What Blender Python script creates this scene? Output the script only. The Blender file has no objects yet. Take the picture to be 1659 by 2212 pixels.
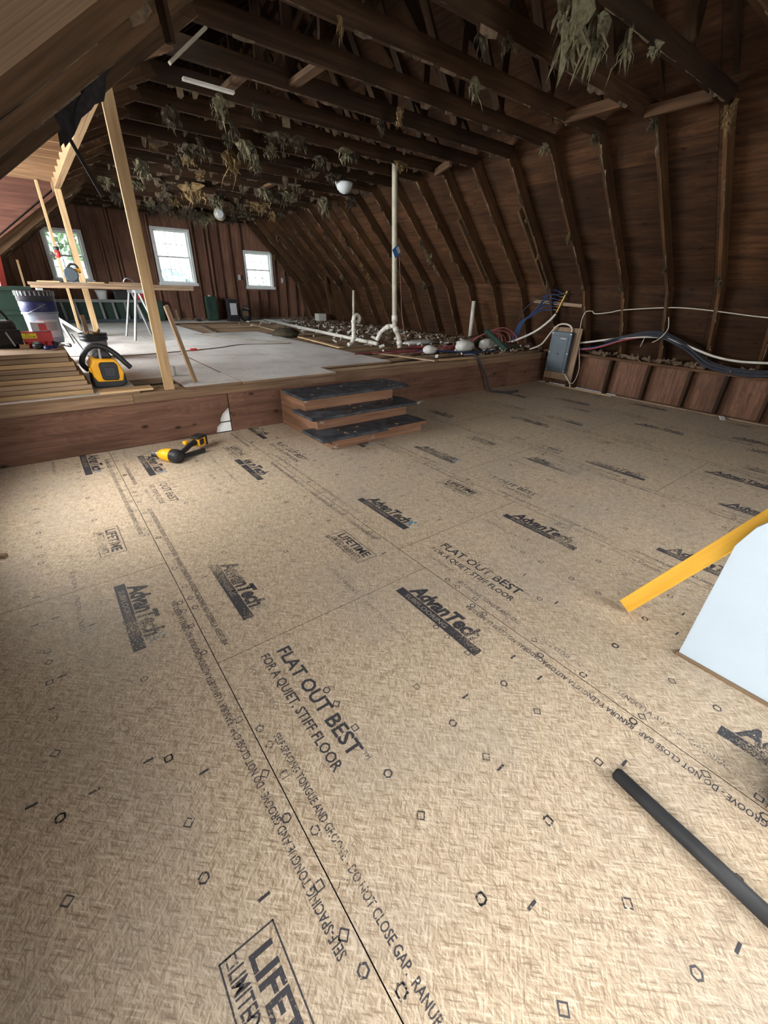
import bpy, math, random
from mathutils import Vector, Matrix

# ------------------------------------------------------------------ camera, world, lights
S = bpy.context.scene
COL = S.collection
H = 1.44
def cam_axes(yaw, pitch, roll):
    f = Vector((math.sin(yaw)*math.cos(pitch), math.cos(yaw)*math.cos(pitch), -math.sin(pitch)))
    r = Vector((math.cos(yaw), -math.sin(yaw), 0)); u = r.cross(f)
    r2 = r*math.cos(roll)+u*math.sin(roll); u2 = -r*math.sin(roll)+u*math.cos(roll)
    return f, r2, u2
CF, CR, CU = cam_axes(math.radians(38.19), math.radians(28.134), math.radians(1.649))
cd = bpy.data.cameras.new('camera'); cam = bpy.data.objects.new('camera', cd); COL.objects.link(cam)
cd.sensor_fit = 'VERTICAL'; cd.sensor_height = 24; cd.sensor_width = 18; cd.lens = 896.94/2212*24
cd.clip_start = .02; cd.clip_end = 300
m = Matrix((CR, CU, -CF)).transposed().to_4x4(); m.translation = (0, 0, H); cam.matrix_world = m
S.camera = cam

w = bpy.data.worlds.new('sky'); S.world = w; w.use_nodes = True
bg = w.node_tree.nodes['Background']; bg.inputs['Color'].default_value = (.93, .97, 1, 1); bg.inputs['Strength'].default_value = 5

def area(name, loc, rot, sx, sy, power, col=(1, 1, 1), portal=False, spread=180):
    l = bpy.data.lights.new(name, 'AREA'); l.shape = 'RECTANGLE'; l.size = sx; l.size_y = sy; l.energy = power; l.color = col
    l.spread = math.radians(spread)
    if portal: l.cycles.is_portal = True
    o = bpy.data.objects.new(name, l); COL.objects.link(o); o.location = loc; o.rotation_euler = rot; return o
R90 = math.pi/2
# daylight through windows outside the frame, plus one added fill lamp
area('daylight_dormer_window', (-2.38, 7.6, 1.75), (0, -R90+.18, 0), 1.2, 4.2, 430, (.93, .97, 1))
area('daylight_low_window', (-.44, 3.36, 1.13), (0, -1.103, 0), .8, .95, 21, (1, .97, .92), spread=150)
area('fill_light_left_rear', (-.44, -.85, 1.19), (0, -1.103, 0), 1.1, 1.9, 37, (1, .985, .96), spread=140)  # added fill lamp behind the viewer, hung inside the closed left slope
area('daylight_rear_window', (2.4, -2.45, 1.75), (R90-.5, 0, 0), 2.6, 1.3, 29, (1, .985, .955), spread=105)
for x0, x1, z0, z1 in ((.72, 1.4, 1.5, 2.46), (3.08, 3.92, 1.5, 2.68), (5.5, 6.26, 1.45, 2.3)):
    area('daylight_far_window', ((x0+x1)/2, 13.98, (z0+z1)/2), (-R90, 0, 0), x1-x0, z1-z0, 1, portal=True)

vs = S.view_settings; vs.view_transform = 'Standard'; vs.look = 'None'; vs.gamma = 1; vs.exposure = .78; vs.use_curve_mapping = False
cy = S.cycles; cy.max_bounces = 4; cy.adaptive_threshold = .2; cy.debug_use_spatial_splits = True; cy.diffuse_bounces = 2; cy.glossy_bounces = 2; cy.transmission_bounces = 2; cy.transparent_max_bounces = 8
cy.caustics_reflective = False; cy.caustics_refractive = False; cy.sample_clamp_indirect = 4

# ------------------------------------------------------------------ materials
def nt(name):
    m = bpy.data.materials.new(name); m.use_nodes = True; t = m.node_tree; t.nodes.clear()
    o = t.nodes.new('ShaderNodeOutputMaterial'); b = t.nodes.new('ShaderNodeBsdfPrincipled'); t.links.new(b.outputs[0], o.inputs[0])
    return m, t, b
def N(t, kind, **kw):
    n = t.nodes.new('ShaderNode'+kind)
    for k, v in kw.items():
        if k.startswith('i_'):
            key = k[2:]
            n.inputs[int(key) if key.isdigit() else key.replace('_', ' ')].default_value = v
        else: setattr(n, k, v)
    return n
def ramp(t, fac, stops, interp='LINEAR'):
    r = N(t, 'ValToRGB'); r.color_ramp.interpolation = interp
    e = r.color_ramp.elements
    while len(e) < len(stops): e.new(.5)
    for el, (p, c) in zip(e, stops):
        el.position = p; el.color = (*c, 1) if len(c) == 3 else c
    t.links.new(fac, r.inputs[0]); return r.outputs[0]
def mixc(t, fac, a, b, mode='MIX'):
    n = N(t, 'Mix', data_type='RGBA', blend_type=mode)
    for sock, val in ((n.inputs[0], fac), (n.inputs[6], a), (n.inputs[7], b)):
        if isinstance(val, (int, float)): sock.default_value = val
        elif isinstance(val, tuple): sock.default_value = (*val, 1)
        else: t.links.new(val, sock)
    return n.outputs[2]
def mth(t, op, a, b=None, clamp=False):
    n = N(t, 'Math', operation=op, use_clamp=clamp)
    for s_, v in zip(n.inputs, (a, b)):
        if v is None: continue
        if isinstance(v, (int, float)): s_.default_value = v
        else: t.links.new(v, s_)
    return n.outputs[0]
def bump(t, b, h, strength=.2, dist=.01):
    n = N(t, 'Bump'); n.inputs['Strength'].default_value = strength; n.inputs['Distance'].default_value = dist
    t.links.new(h, n.inputs['Height']); t.links.new(n.outputs[0], b.inputs['Normal'])
def sca(c, k): return tuple(x*k for x in c)

MAT = {}
def plain(name, col, rough=.6, metal=0, var=.15, scale=8, spec=.3, emit=None):
    m, t, b = nt(name); g = N(t, 'NewGeometry')
    n = N(t, 'TexNoise', i_Scale=scale, i_Detail=3); t.links.new(g.outputs['Position'], n.inputs[0])
    c = ramp(t, n.outputs[0], [(.3, sca(col, 1-var)), (.7, sca(col, 1+var))])
    t.links.new(c, b.inputs['Base Color']); b.inputs['Roughness'].default_value = rough; b.inputs['Metallic'].default_value = metal
    b.inputs['Specular IOR Level'].default_value = spec
    MAT[name] = m; return m
def wood(name, c1, c2, rough=.75, gv=34, gu=1.6, knots=0, stain=.35, rand=.25, wav=0):
    """grain runs along u of the metric UV map"""
    m, t, b = nt(name); uv = N(t, 'UVMap'); oi = N(t, 'ObjectInfo')
    mp = N(t, 'Mapping'); mp.inputs['Scale'].default_value = (gu, gv, 1); t.links.new(uv.outputs[0], mp.inputs[0])
    off = N(t, 'VectorMath', operation='ADD'); t.links.new(mp.outputs[0], off.inputs[0])
    cz = N(t, 'CombineXYZ'); t.links.new(mth(t, 'MULTIPLY', oi.outputs['Random'], 40), cz.inputs[2]); t.links.new(cz.outputs[0], off.inputs[1])
    n = N(t, 'TexNoise', i_Scale=1, i_Detail=3, i_Roughness=.6); t.links.new(off.outputs[0], n.inputs[0])
    c = ramp(t, n.outputs[0], [(.3, c1), (.5, tuple((x+y)/2 for x, y in zip(c1, c2))), (.72, c2)])
    if wav:
        mw = N(t, 'Mapping'); mw.inputs['Scale'].default_value = (.7, 5, 1); t.links.new(uv.outputs[0], mw.inputs[0])
        wv = N(t, 'TexNoise', noise_dimensions='2D', i_Scale=1.3, i_Detail=1); t.links.new(mw.outputs[0], wv.inputs[0])
        s_ = mth(t, 'FRACT', mth(t, 'MULTIPLY', wv.outputs[0], 13))
        c = mixc(t, mth(t, 'MULTIPLY', s_, wav), c, sca(c1, .55))
    n2 = N(t, 'TexNoise', i_Scale=1.7, i_Detail=2); g = N(t, 'NewGeometry'); t.links.new(g.outputs['Position'], n2.inputs[0])
    c = mixc(t, mth(t, 'MULTIPLY', ramp(t, n2.outputs[0], [(.42, (0, 0, 0)), (.72, (1, 1, 1))]), stain), c, sca(c1, .45))
    if knots:
        mk = N(t, 'Mapping'); mk.inputs['Scale'].default_value = (2.6, 5, 1); t.links.new(uv.outputs[0], mk.inputs[0])
        v = N(t, 'TexVoronoi', i_Scale=1.25); t.links.new(mk.outputs[0], v.inputs[0])
        k = ramp(t, v.outputs['Distance'], [(.06, (1, 1, 1)), (.14, (0, 0, 0))])
        c = mixc(t, mth(t, 'MULTIPLY', k, knots), c, sca(c1, .22))
    hue = N(t, 'HueSaturation'); t.links.new(c, hue.inputs['Color'])
    t.links.new(mth(t, 'ADD', mth(t, 'MULTIPLY', oi.outputs['Random'], rand*2), 1-rand), hue.inputs['Value'])
    t.links.new(hue.outputs[0], b.inputs['Base Color']); b.inputs['Roughness'].default_value = rough; b.inputs['Specular IOR Level'].default_value = .2
    MAT[name] = m; return m
def osb(name, cols, rough=.6, dirt=(.30, .27, .24), dirtamt=.5, contrast=1, spec=.3):
    """pressed wood strands: overlapping straight streaks laid in five directions"""
    m, t, b = nt(name); g = N(t, 'NewGeometry'); oi = N(t, 'ObjectInfo')
    cz = N(t, 'CombineXYZ'); r40 = mth(t, 'MULTIPLY', oi.outputs['Random'], 60)
    t.links.new(r40, cz.inputs[0]); t.links.new(r40, cz.inputs[1])
    p = N(t, 'VectorMath', operation='ADD'); t.links.new(g.outputs['Position'], p.inputs[0]); t.links.new(cz.outputs[0], p.inputs[1])
    hi = lo = None
    for i, (ang, fx, fy) in enumerate(((.05, 230, 19), (.38, 170, 16), (-.32, 240, 24), (.85, 200, 24), (-.8, 150, 15))):
        rot = N(t, 'VectorRotate', rotation_type='Z_AXIS'); t.links.new(p.outputs[0], rot.inputs['Vector']); rot.inputs['Angle'].default_value = ang
        mp = N(t, 'Mapping'); mp.inputs['Scale'].default_value = (fx, fy, 1); mp.inputs['Location'].default_value = (13.1*i, 7.7*i, 0); t.links.new(rot.outputs[0], mp.inputs[0])
        fn = N(t, 'TexNoise', noise_dimensions='2D', i_Scale=1, i_Detail=2 if i < 3 else 1, i_Roughness=.62); t.links.new(mp.outputs[0], fn.inputs[0])
        hi = fn.outputs[0] if hi is None else mth(t, 'MAXIMUM', hi, fn.outputs[0]); lo = fn.outputs[0] if lo is None else mth(t, 'MINIMUM', lo, fn.outputs[0])
    col = ramp(t, hi, [(.50, cols[1]), (.62, cols[2]), (.76, cols[3])])
    col = mixc(t, mth(t, 'MULTIPLY', ramp(t, lo, [(.24, (1, 1, 1)), (.385, (0, 0, 0))]), .60*contrast), col, cols[0])
    n2 = N(t, 'TexNoise', noise_dimensions='2D', i_Scale=1.3, i_Detail=4, i_Roughness=.65); t.links.new(g.outputs['Position'], n2.inputs[0])
    col = mixc(t, mth(t, 'MULTIPLY', ramp(t, n2.outputs[0], [(.45, (0, 0, 0)), (.75, (1, 1, 1))]), dirtamt), col, dirt)
    t.links.new(col, b.inputs['Base Color']); b.inputs['Roughness'].default_value = rough; b.inputs['Specular IOR Level'].default_value = spec
    MAT[name] = m; return m

osb('osb_floor', ((.13, .086, .052), (.36, .275, .187), (.46, .366, .26), (.62, .527, .405)), dirtamt=.40, dirt=(.30, .27, .235))
osb('osb_deck', ((.37, .33, .29), (.54, .51, .47), (.63, .60, .56), (.74, .72, .69)), dirtamt=.6, contrast=.55, dirt=(.30, .26, .22), rough=.55)
osb('osb_edge', ((.13, .08, .04), (.30, .20, .11), (.42, .30, .17), (.52, .40, .25)), dirtamt=.2)
wood('truss_wood', (.020, .0098, .0043), (.060, .0295, .013), rand=.3, stain=.6)
wood('rafter_wood', (.035, .0165, .0068), (.11, .053, .0225), rand=.3, stain=.5)
wood('fresh_lumber', (.31, .195, .093), (.50, .345, .19), rand=.08, stain=.1, gv=26)
wood('rim_wood', (.13, .08, .045), (.25, .16, .10), rand=.15, stain=.3)
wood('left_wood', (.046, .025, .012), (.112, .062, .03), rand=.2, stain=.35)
wood('joist_pine', (.15, .082, .040), (.25, .145, .075), rand=.1, stain=.15)
wood('header_pine', (.20, .12, .058), (.33, .21, .11), rand=.08, stain=.15)
wood('cheek_ply', (.055, .022, .014), (.115, .048, .031), rand=.1, stain=.3, gv=18)
wood('left_ply_lit', (.15, .092, .045), (.27, .17, .09), rand=.2, stain=.3, gv=20)  # left slope boarding, colour lightened to carry the light falling on that side
wood('old_lumber', (.18, .115, .066), (.34, .235, .15), rand=.2, stain=.3)
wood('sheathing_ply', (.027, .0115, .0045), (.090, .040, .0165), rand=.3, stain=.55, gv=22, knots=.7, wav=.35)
wood('knee_ply', (.115, .056, .034), (.25, .128, .078), rand=.15, stain=.35, gv=22, wav=.55)
wood('gable_ply', (.13, .064, .041), (.27, .14, .092), rand=.22, stain=.45, gv=18, wav=.25)
wood('skirt_ply', (.10, .048, .030), (.21, .112, .074), rand=.2, stain=.4, gv=20, knots=.9, wav=.35)
wood('step_ply', (.15, .075, .042), (.26, .14, .085), rand=.08, stain=.2, gv=20)
wood('dormer_ply', (.105, .048, .024), (.18, .086, .045), rand=.1, stain=.2, gv=18)
wood('yellow_board', (.70, .36, .035), (.86, .50, .07), rand=0, stain=.12, gv=18)
plain('tread_black', (.040, .044, .052), .5, var=.7, scale=9)
plain('facing_paper', (.12, .083, .052), .9, var=.5, scale=18)
plain('insulation', (.135, .12, .074), .95, var=.35, scale=40, spec=.05)
plain('insulation_dark', (.058, .047, .031), .95, var=.45, scale=40, spec=.05)
plain('insulation_tan', (.14, .092, .043), .95, var=.35, scale=40, spec=.05)
plain('foam_white', (.50, .48, .44), .9, var=.12, scale=20)
plain('pvc', (.50, .47, .41), .45, var=.1)
plain('pvc_dull', (.34, .305, .23), .5, var=.15)
plain('white_paint', (.72, .73, .72), .5, var=.04)
plain('white_melamine', (.46, .55, .63), .35, var=.015, spec=.5)
plain('panel_grey', (.048, .062, .072), .45, metal=.2, var=.08)
plain('panel_trim', (.055, .070, .080), .45, metal=.2, var=.05)
plain('steel', (.45, .45, .45), .35, metal=.9, var=.1)
plain('brass', (.55, .38, .13), .35, metal=.9, var=.1)
plain('aluminium', (.23, .235, .23), .55, metal=.3, var=.1)
plain('black_plastic', (.022, .022, .024), .45, var=.2)
plain('tube_black', (.024, .025, .027), .6, var=.3, spec=.2)
plain('dark_fabric', (.020, .018, .018), .9, var=.4, scale=25)
plain('yellow_plastic', (.82, .40, .015), .4, var=.06)
plain('red_plastic', (.50, .035, .03), .4, var=.1)
plain('red_paint', (.46, .06, .05), .4, var=.15)
plain('green_plastic', (.022, .050, .036), .55, var=.2)
plain('blue_plastic', (.024, .030, .105), .45, var=.15)
plain('bucket_clear', (.27, .31, .37), .4, var=.1)
plain('bucket_grey', (.28, .28, .28), .45, var=.12)
plain('label_white', (.48, .48, .50), .6, var=.05)
plain('label_yellow', (.78, .66, .03), .6, var=.05)
plain('pex_blue', (.018, .036, .10), .4, var=.1)
plain('pex_red', (.20, .032, .036), .4, var=.1)
plain('pex_pink', (.28, .105, .10), .5, var=.1)
plain('cable_white', (.46, .40, .33), .5, var=.08)
plain('cable_black', (.03, .03, .034), .5, var=.2)
plain('cable_grey', (.032, .034, .042), .45, var=.2)
plain('cord_brown', (.17, .13, .09), .6, var=.2)
plain('tag_blue', (.04, .14, .36), .5, var=.1)
plain('teal_plastic', (.03, .25, .30), .4)
plain('dirt', (.035, .024, .016), .95, var=.5, scale=6)
plain('debris_brown', (.14, .095, .06), .95, var=.6, scale=30)
plain('panel_edge', (.05, .032, .02), .9)
plain('gap_black', (.012, .009, .007), .95)
plain('bark', (.10, .075, .05), .9, var=.3)
plain('meadow', (.16, .24, .10), .9, var=.3, scale=2)
plain('paper_scrap', (.62, .62, .62), .8)
def leafmat(name, col):
    m, t, b = nt(name); oi = N(t, 'NewGeometry'); n = N(t, 'TexNoise', i_Scale=1.3, i_Detail=3); t.links.new(oi.outputs['Position'], n.inputs[0])
    t.links.new(ramp(t, n.outputs[0], [(.3, sca(col, .75)), (.7, sca(col, 1.35))]), b.inputs['Base Color']); b.inputs['Roughness'].default_value = .7
    MAT[name] = m
leafmat('leaf_green', (.15, .23, .17)); leafmat('leaf_blue', (.11, .20, .21)); leafmat('leaf_pale', (.22, .31, .19))
def ink(name, col, wear):
    m, t, b = nt(name); o = t.nodes['Material Output']; tr = N(t, 'BsdfTransparent'); mx = N(t, 'MixShader')
    g = N(t, 'NewGeometry'); n = N(t, 'TexNoise', i_Scale=140, i_Detail=3); t.links.new(g.outputs['Position'], n.inputs[0])
    n2 = N(t, 'TexNoise', i_Scale=3, i_Detail=3); t.links.new(g.outputs['Position'], n2.inputs[0])
    f = mth(t, 'ADD', n.outputs[0], mth(t, 'MULTIPLY', mth(t, 'SUBTRACT', n2.outputs[0], .5), 1.1))
    t.links.new(ramp(t, f, [(wear-.05, (0, 0, 0)), (wear+.09, (.9, .9, .9))]), mx.inputs[0])
    t.links.new(tr.outputs[0], mx.inputs[1]); t.links.new(b.outputs[0], mx.inputs[2]); t.links.new(mx.outputs[0], o.inputs[0])
    b.inputs['Base Color'].default_value = (*col, 1); b.inputs['Roughness'].default_value = .55; MAT[name] = m
ink('ink_black', (.042, .043, .052), .34); ink('ink_worn', (.065, .065, .075), .44); ink('ink_blue', (.05, .22, .36), .46); ink('ink_light', (.34, .29, .23), .40)
m, t, b = nt('pane_glass'); o = t.nodes['Material Output']; tr = N(t, 'BsdfTransparent'); gl = N(t, 'BsdfGlossy'); mx = N(t, 'MixShader', i_0=.06)
tr.inputs[0].default_value = (.93, .97, .96, 1); gl.inputs['Roughness'].default_value = .02
t.links.new(tr.outputs[0], mx.inputs[1]); t.links.new(gl.outputs[0], mx.inputs[2]); t.links.new(mx.outputs[0], o.inputs[0]); MAT['pane_glass'] = m
m, t, b = nt('globe_glass'); b.inputs['Base Color'].default_value = (.48, .50, .50, 1); b.inputs['Roughness'].default_value = .25; MAT['globe_glass'] = m

# ------------------------------------------------------------------ mesh helpers
rnd = random.Random(7)
WLOC = {}
class MB:
    def __init__(s): s.v = []; s.f = []; s.uv = []
    def face(s, idx, uvs): s.f.append(idx); s.uv.append(uvs)
    def obox(s, c, ax, hs, long=None):
        """oriented box: centre, three unit axes, half sizes; u runs along the longest axis"""
        c = Vector(c); ax = [Vector(a) for a in ax]; b = len(s.v); o1, o2 = rnd.random()*7, rnd.random()*7
        for i in (-1, 1):
            for j in (-1, 1):
                for k in (-1, 1): s.v.append(c+ax[0]*hs[0]*i+ax[1]*hs[1]*j+ax[2]*hs[2]*k)
        L = max(range(3), key=lambda q: hs[q]) if long is None else long
        def sg(n): return ((-1, 1)[n >> 2 & 1], (-1, 1)[n >> 1 & 1], (-1, 1)[n & 1])
        for q, nax in (((0, 1, 3, 2), 0), ((4, 6, 7, 5), 0), ((0, 4, 5, 1), 1), ((2, 3, 7, 6), 1), ((0, 2, 6, 4), 2), ((1, 5, 7, 3), 2)):
            pl = [a for a in range(3) if a != nax]
            if L in pl: ua, va = L, [a for a in pl if a != L][0]
            else: ua, va = pl
            uvs = []
            for n in q:
                g = sg(n); uvs.append((g[ua]*hs[ua]+o1, g[va]*hs[va]+o2+nax*.37))
            s.face(tuple(b+n for n in q), uvs)
        return s
    def box(s, x0, x1, y0, y1, z0, z1, long=None):
        return s.obox(((x0+x1)/2, (y0+y1)/2, (z0+z1)/2), ((1, 0, 0), (0, 1, 0), (0, 0, 1)), ((x1-x0)/2, (y1-y0)/2, (z1-z0)/2), long)
    def bar(s, p0, p1, w, h, up=(0, 0, 1), off=(0, 0)):
        """beam from p0 to p1; w is the width sideways, h along up"""
        p0, p1 = Vector(p0), Vector(p1); d = (p1-p0); L = d.length; d.normalize(); up = Vector(up)
        sd = d.cross(up)
        if sd.length < 1e-4: sd = d.cross(Vector((1, 0, 0)))
        sd.normalize(); u2 = sd.cross(d)
        return s.obox((p0+p1)/2+sd*off[0]+u2*off[1], (d, sd, u2), (L/2, w/2, h/2), 0)
    def prism(s, pts, axis, a0, a1, swap=False):
        """polygon (ccw in its plane) extruded along axis 'x','y','z' from a0 to a1"""
        b = len(s.v); n = len(pts)
        def mk(p, a): return Vector({'x': (a, p[0], p[1]), 'y': (p[0], a, p[1]), 'z': (p[0], p[1], a)}[axis])
        for a in (a0, a1):
            for p in pts: s.v.append(mk(p, a))
        fl_ = (lambda p: (p[1], p[0])) if swap else tuple
        s.face(tuple(range(b, b+n)), [fl_(p) for p in pts]); s.face(tuple(range(b+2*n-1, b+n-1, -1)), [fl_(p) for p in reversed(pts)])
        for i in range(n):
            j = (i+1) % n; l = math.dist(pts[i], pts[j])
            s.face((b+j, b+i, b+n+i, b+n+j), [(l, 0), (0, 0), (0, a1-a0), (l, a1-a0)])
        return s
    def tube(s, pts, r, n=8, smooth=True, caps=True, sub=6):
        pts = [Vector(p) for p in pts]
        if smooth and len(pts) > 2:
            q = []
            for i in range(len(pts)-1):
                a = pts[max(i-1, 0)]; p, c = pts[i], pts[i+1]; d = pts[min(i+2, len(pts)-1)]
                for k in range(sub):
                    u = k/sub; q.append(.5*((2*p)+(c-a)*u+(2*a-5*p+4*c-d)*u*u+(3*p-a-3*c+d)*u**3))
            q.append(pts[-1]); pts = q
        b = len(s.v); prev = None; L = 0
        for i, p in enumerate(pts):
            d = (pts[min(i+1, len(pts)-1)]-pts[max(i-1, 0)])
            d = d.normalized() if d.length > 1e-9 else Vector((0, 0, 1))
            if prev is None: sd = d.orthogonal().normalized()
            else:
                sd = prev-d*prev.dot(d)
                sd = sd.normalized() if sd.length > 1e-6 else d.orthogonal().normalized()
            prev = sd; u = d.cross(sd); rr = r[min(i, len(r)-1)] if isinstance(r, (list, tuple)) else r
            for k in range(n):
                a = 2*math.pi*k/n; s.v.append(p+(sd*math.cos(a)+u*math.sin(a))*rr)
        for i in range(len(pts)-1):
            l0 = L; L += (pts[i+1]-pts[i]).length
            for k in range(n):
                k2 = (k+1) % n; s.face((b+i*n+k, b+i*n+k2, b+(i+1)*n+k2, b+(i+1)*n+k), [(l0, k*.01), (l0, k*.01+.01), (L, k*.01+.01), (L, k*.01)])
        if caps:
            s.face(tuple(b+k for k in reversed(range(n))), [(0, 0)]*n); e = b+(len(pts)-1)*n; s.face(tuple(e+k for k in range(n)), [(0, 0)]*n)
        return s
    def lathe(s, c, prof, n=24, close=True, ax=None, jit=0):
        """profile [(radius, height)] turned about an axis through c"""
        c = Vector(c); X, Y, Z = ax if ax else (Vector((1, 0, 0)), Vector((0, 1, 0)), Vector((0, 0, 1))); b = len(s.v)
        for r, z in prof:
            for k in range(n):
                a = 2*math.pi*k/n; q = r*(1+jit*(rnd.random()-.5)); s.v.append(c+X*math.cos(a)*q+Y*math.sin(a)*q+Z*z)
        for i in range(len(prof)-1):
            for k in range(n):
                k2 = (k+1) % n; s.face((b+i*n+k, b+i*n+k2, b+(i+1)*n+k2, b+(i+1)*n+k), [(k*.03, prof[i][1]), (k*.03+.03, prof[i][1]), (k*.03+.03, prof[i+1][1]), (k*.03, prof[i+1][1])])
        if close:
            s.face(tuple(b+k for k in reversed(range(n))), [(0, 0)]*n); e = b+(len(prof)-1)*n; s.face(tuple(e+k for k in range(n)), [(0, 0)]*n)
        return s
    def raw(s, vs_, fs):
        b = len(s.v); s.v += [Vector(v) for v in vs_]
        for f in fs: s.face(tuple(b+i for i in f), [(vs_[i][0], vs_[i][1]) for i in f])
        return s
    def build(s, name, mat, parent=None, bevel=0, smooth=False, base=None, seg=2):
        org = Vector((0, 0, 0))
        if parent is not None: org = WLOC[parent.name]
        elif base is not None: org = Vector(base)
        else:
            xs = [v.x for v in s.v]; ys = [v.y for v in s.v]; org = Vector(((min(xs)+max(xs))/2, (min(ys)+max(ys))/2, min(v.z for v in s.v)))
        me = bpy.data.meshes.new(name); me.from_pydata([v-org for v in s.v], [], s.f)
        ul = me.uv_layers.new(name='UVMap'); flat = [c for uv in s.uv for p in uv for c in p]; ul.data.foreach_set('uv', flat)
        if smooth: me.polygons.foreach_set('use_smooth', [True]*len(me.polygons))
        me.materials.append(MAT[mat]); me.update()
        o = bpy.data.objects.new(name, me); COL.objects.link(o)
        if parent is not None: o.parent = parent
        else: o.location = org
        WLOC[o.name] = org
        if bevel:
            bv = o.modifiers.new('bevel', 'BEVEL'); bv.width = bevel; bv.segments = seg; bv.limit_method = 'ANGLE'; bv.angle_limit = .6
        return o
def tag(o, label=None, cat=None, group=None, kind=None):
    if label: o['label'] = label
    if cat: o['category'] = cat
    if group: o['group'] = group
    if kind: o['kind'] = kind
    return o
def thing(name, loc, label=None, cat=None, group=None, kind=None):
    o = bpy.data.objects.new(name, None); COL.objects.link(o); o.location = loc; o.empty_display_size = .1; WLOC[o.name] = Vector(loc)
    return tag(o, label, cat, group, kind)
def inst(src, name, parent):
    o = bpy.data.objects.new(name, src.data); COL.objects.link(o); o.parent = parent; WLOC[o.name] = WLOC[parent.name]; return o

# ------------------------------------------------------------------ lettering
def glyphs(body, shear=0, offset=0, space=1.0):
    c = bpy.data.curves.new('t', 'FONT'); c.body = body; c.shear = shear; c.offset = offset; c.space_character = space; c.resolution_u = 2
    o = bpy.data.objects.new('t', c); COL.objects.link(o); dg = bpy.context.evaluated_depsgraph_get()
    me = bpy.data.meshes.new_from_object(o.evaluated_get(dg)); v = [tuple(x.co[:2]) for x in me.vertices]; f = [tuple(p.vertices) for p in me.polygons]
    bpy.data.objects.remove(o); bpy.data.curves.remove(c); bpy.data.meshes.remove(me)
    x0 = min(p[0] for p in v); x1 = max(p[0] for p in v); y1 = max(p[1] for p in v)
    return [((p[0]-x0)/(x1-x0), p[1]/y1) for p in v], f
GC = {}
def put_text(mb, body, X, Y, length, height, rev=False, z=.0008, **kw):
    """floor lettering: reads toward the viewer's side of the room (-Y) with its top to +X; rev turns it end for end"""
    key = (body, tuple(sorted(kw.items())))
    if key not in GC: GC[key] = glyphs(body, **kw)
    v, f = GC[key]; s = 1 if rev else -1
    mb.raw([(X-s*q[1]*height, Y+s*q[0]*length, z) for q in v], f)
def put_rect(mb, x0, x1, y0, y1, z=.0008): mb.raw([(x0, y0, z), (x1, y0, z), (x1, y1, z), (x0, y1, z)], [(0, 1, 2, 3)])
def put_ring(mb, x, y, n, r, rot=0, wd=.006, z=.0008):
    vs_ = []
    for rr in (r, r-wd):
        for k in range(n):
            a = rot+2*math.pi*k/n; vs_.append((x+rr*math.cos(a), y+rr*math.sin(a), z))
    mb.raw(vs_, [(k, (k+1) % n, n+(k+1) % n, n+k) for k in range(n)])

# ------------------------------------------------------------------ main floor: tongue and groove strand panels with their print
fl = MB().box(-1, 7.75, -2.6, 4.63, -.16, -.03).build('floor', 'gap_black'); tag(fl, 'main attic floor of printed strand board panels', None, None, 'structure')
EDGE = 'SELF-SPACING TONGUE AND GROOVE - DO NOT CLOSE GAP.  RANURA Y LENGUETA AUTOSPACIADORAS: NO CIERRE LA ABERTURA'
XS = [-.96, .232, 1.442, 2.61, 3.775, 4.93, 6.09, 7.20]
YS = {0: [-2.6, -.09, 2.341, 4.62], 1: [-2.6, -1.0, 1.425, 3.578, 4.62], 2: [-2.6, -.76, 1.668, 4.09, 4.62], 3: [-2.6, -.08, 2.345, 4.62],
      4: [-2.6, -1.3, 1.10, 3.50, 4.62], 5: [-2.6, -.05, 2.375, 4.62], 6: [-2.6, .48, 2.89, 4.62]}
SQ = {0: 1.111, 1: .212, 2: .446, 3: .95, 4: .15, 5: .62, 6: .33}
def adv(X, Y, y0, y1, mb, bar, lt, blue):
    """brand mark of the panels, .53 m long: slanted name over a solid bar; cut where a panel edge cuts it"""
    if Y-.53 > y0-.02 and Y < y1+.02:
        put_text(mb, 'AdvanTech', X+.005, Y-.01, .46, .088, shear=.2, offset=.042, space=.95)
        put_ring(mb, X+.012, Y-.478, 8, .009, wd=.003)
        put_rect(mb, X-.056, X-.004, max(Y-.535, y0+.004), min(Y+.03, y1-.004))
        put_text(lt, 'SUBFLOORING', X-.043, Y-.03, .30, .027, z=.0012, offset=.01)
        for dx, dy, r in ((.045, .49, .018), (.075, .505, .013), (.07, .475, .01), (.02, .505, .012)): put_ring(blue, X+dx, Y-dy, 6, r, rot=dx*50, wd=r*.8)
    else:
        a, b_ = max(Y-.535, y0+.01), min(Y+.03, y1-.01)
        if b_-a > .12:
            put_rect(mb, X-.056, X-.004, a, b_)
            if Y > y1: put_text(mb, 'nTech', X+.005, b_-.01, min(.30, b_-a), .088, shear=.2, offset=.042, space=.95)
            else: put_text(mb, 'Adva', X+.005, Y-.01, min(.22, Y-a), .088, shear=.2, offset=.042, space=.95)
def flat(X, Y, y0, y1, mb):
    if Y <= y1+.02 and Y-.64 >= y0-.02:
        put_text(mb, 'FLAT OUT BEST', X, Y, .60, .060, offset=.022); put_text(mb, 'TM', X+.045, Y-.61, .03, .014)
        put_text(mb, 'FOR A QUIET, STIFF FLOOR', X-.072, Y+.01, .62, .040, offset=.014)
    elif Y > y1 and Y-.64 >= y0: put_text(mb, 'OUT BEST', X, y1-.03, .40, .056, offset=.008); put_text(mb, 'IET, STIFF FLOOR', X-.075, y1-.02, .40, .036)
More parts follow.
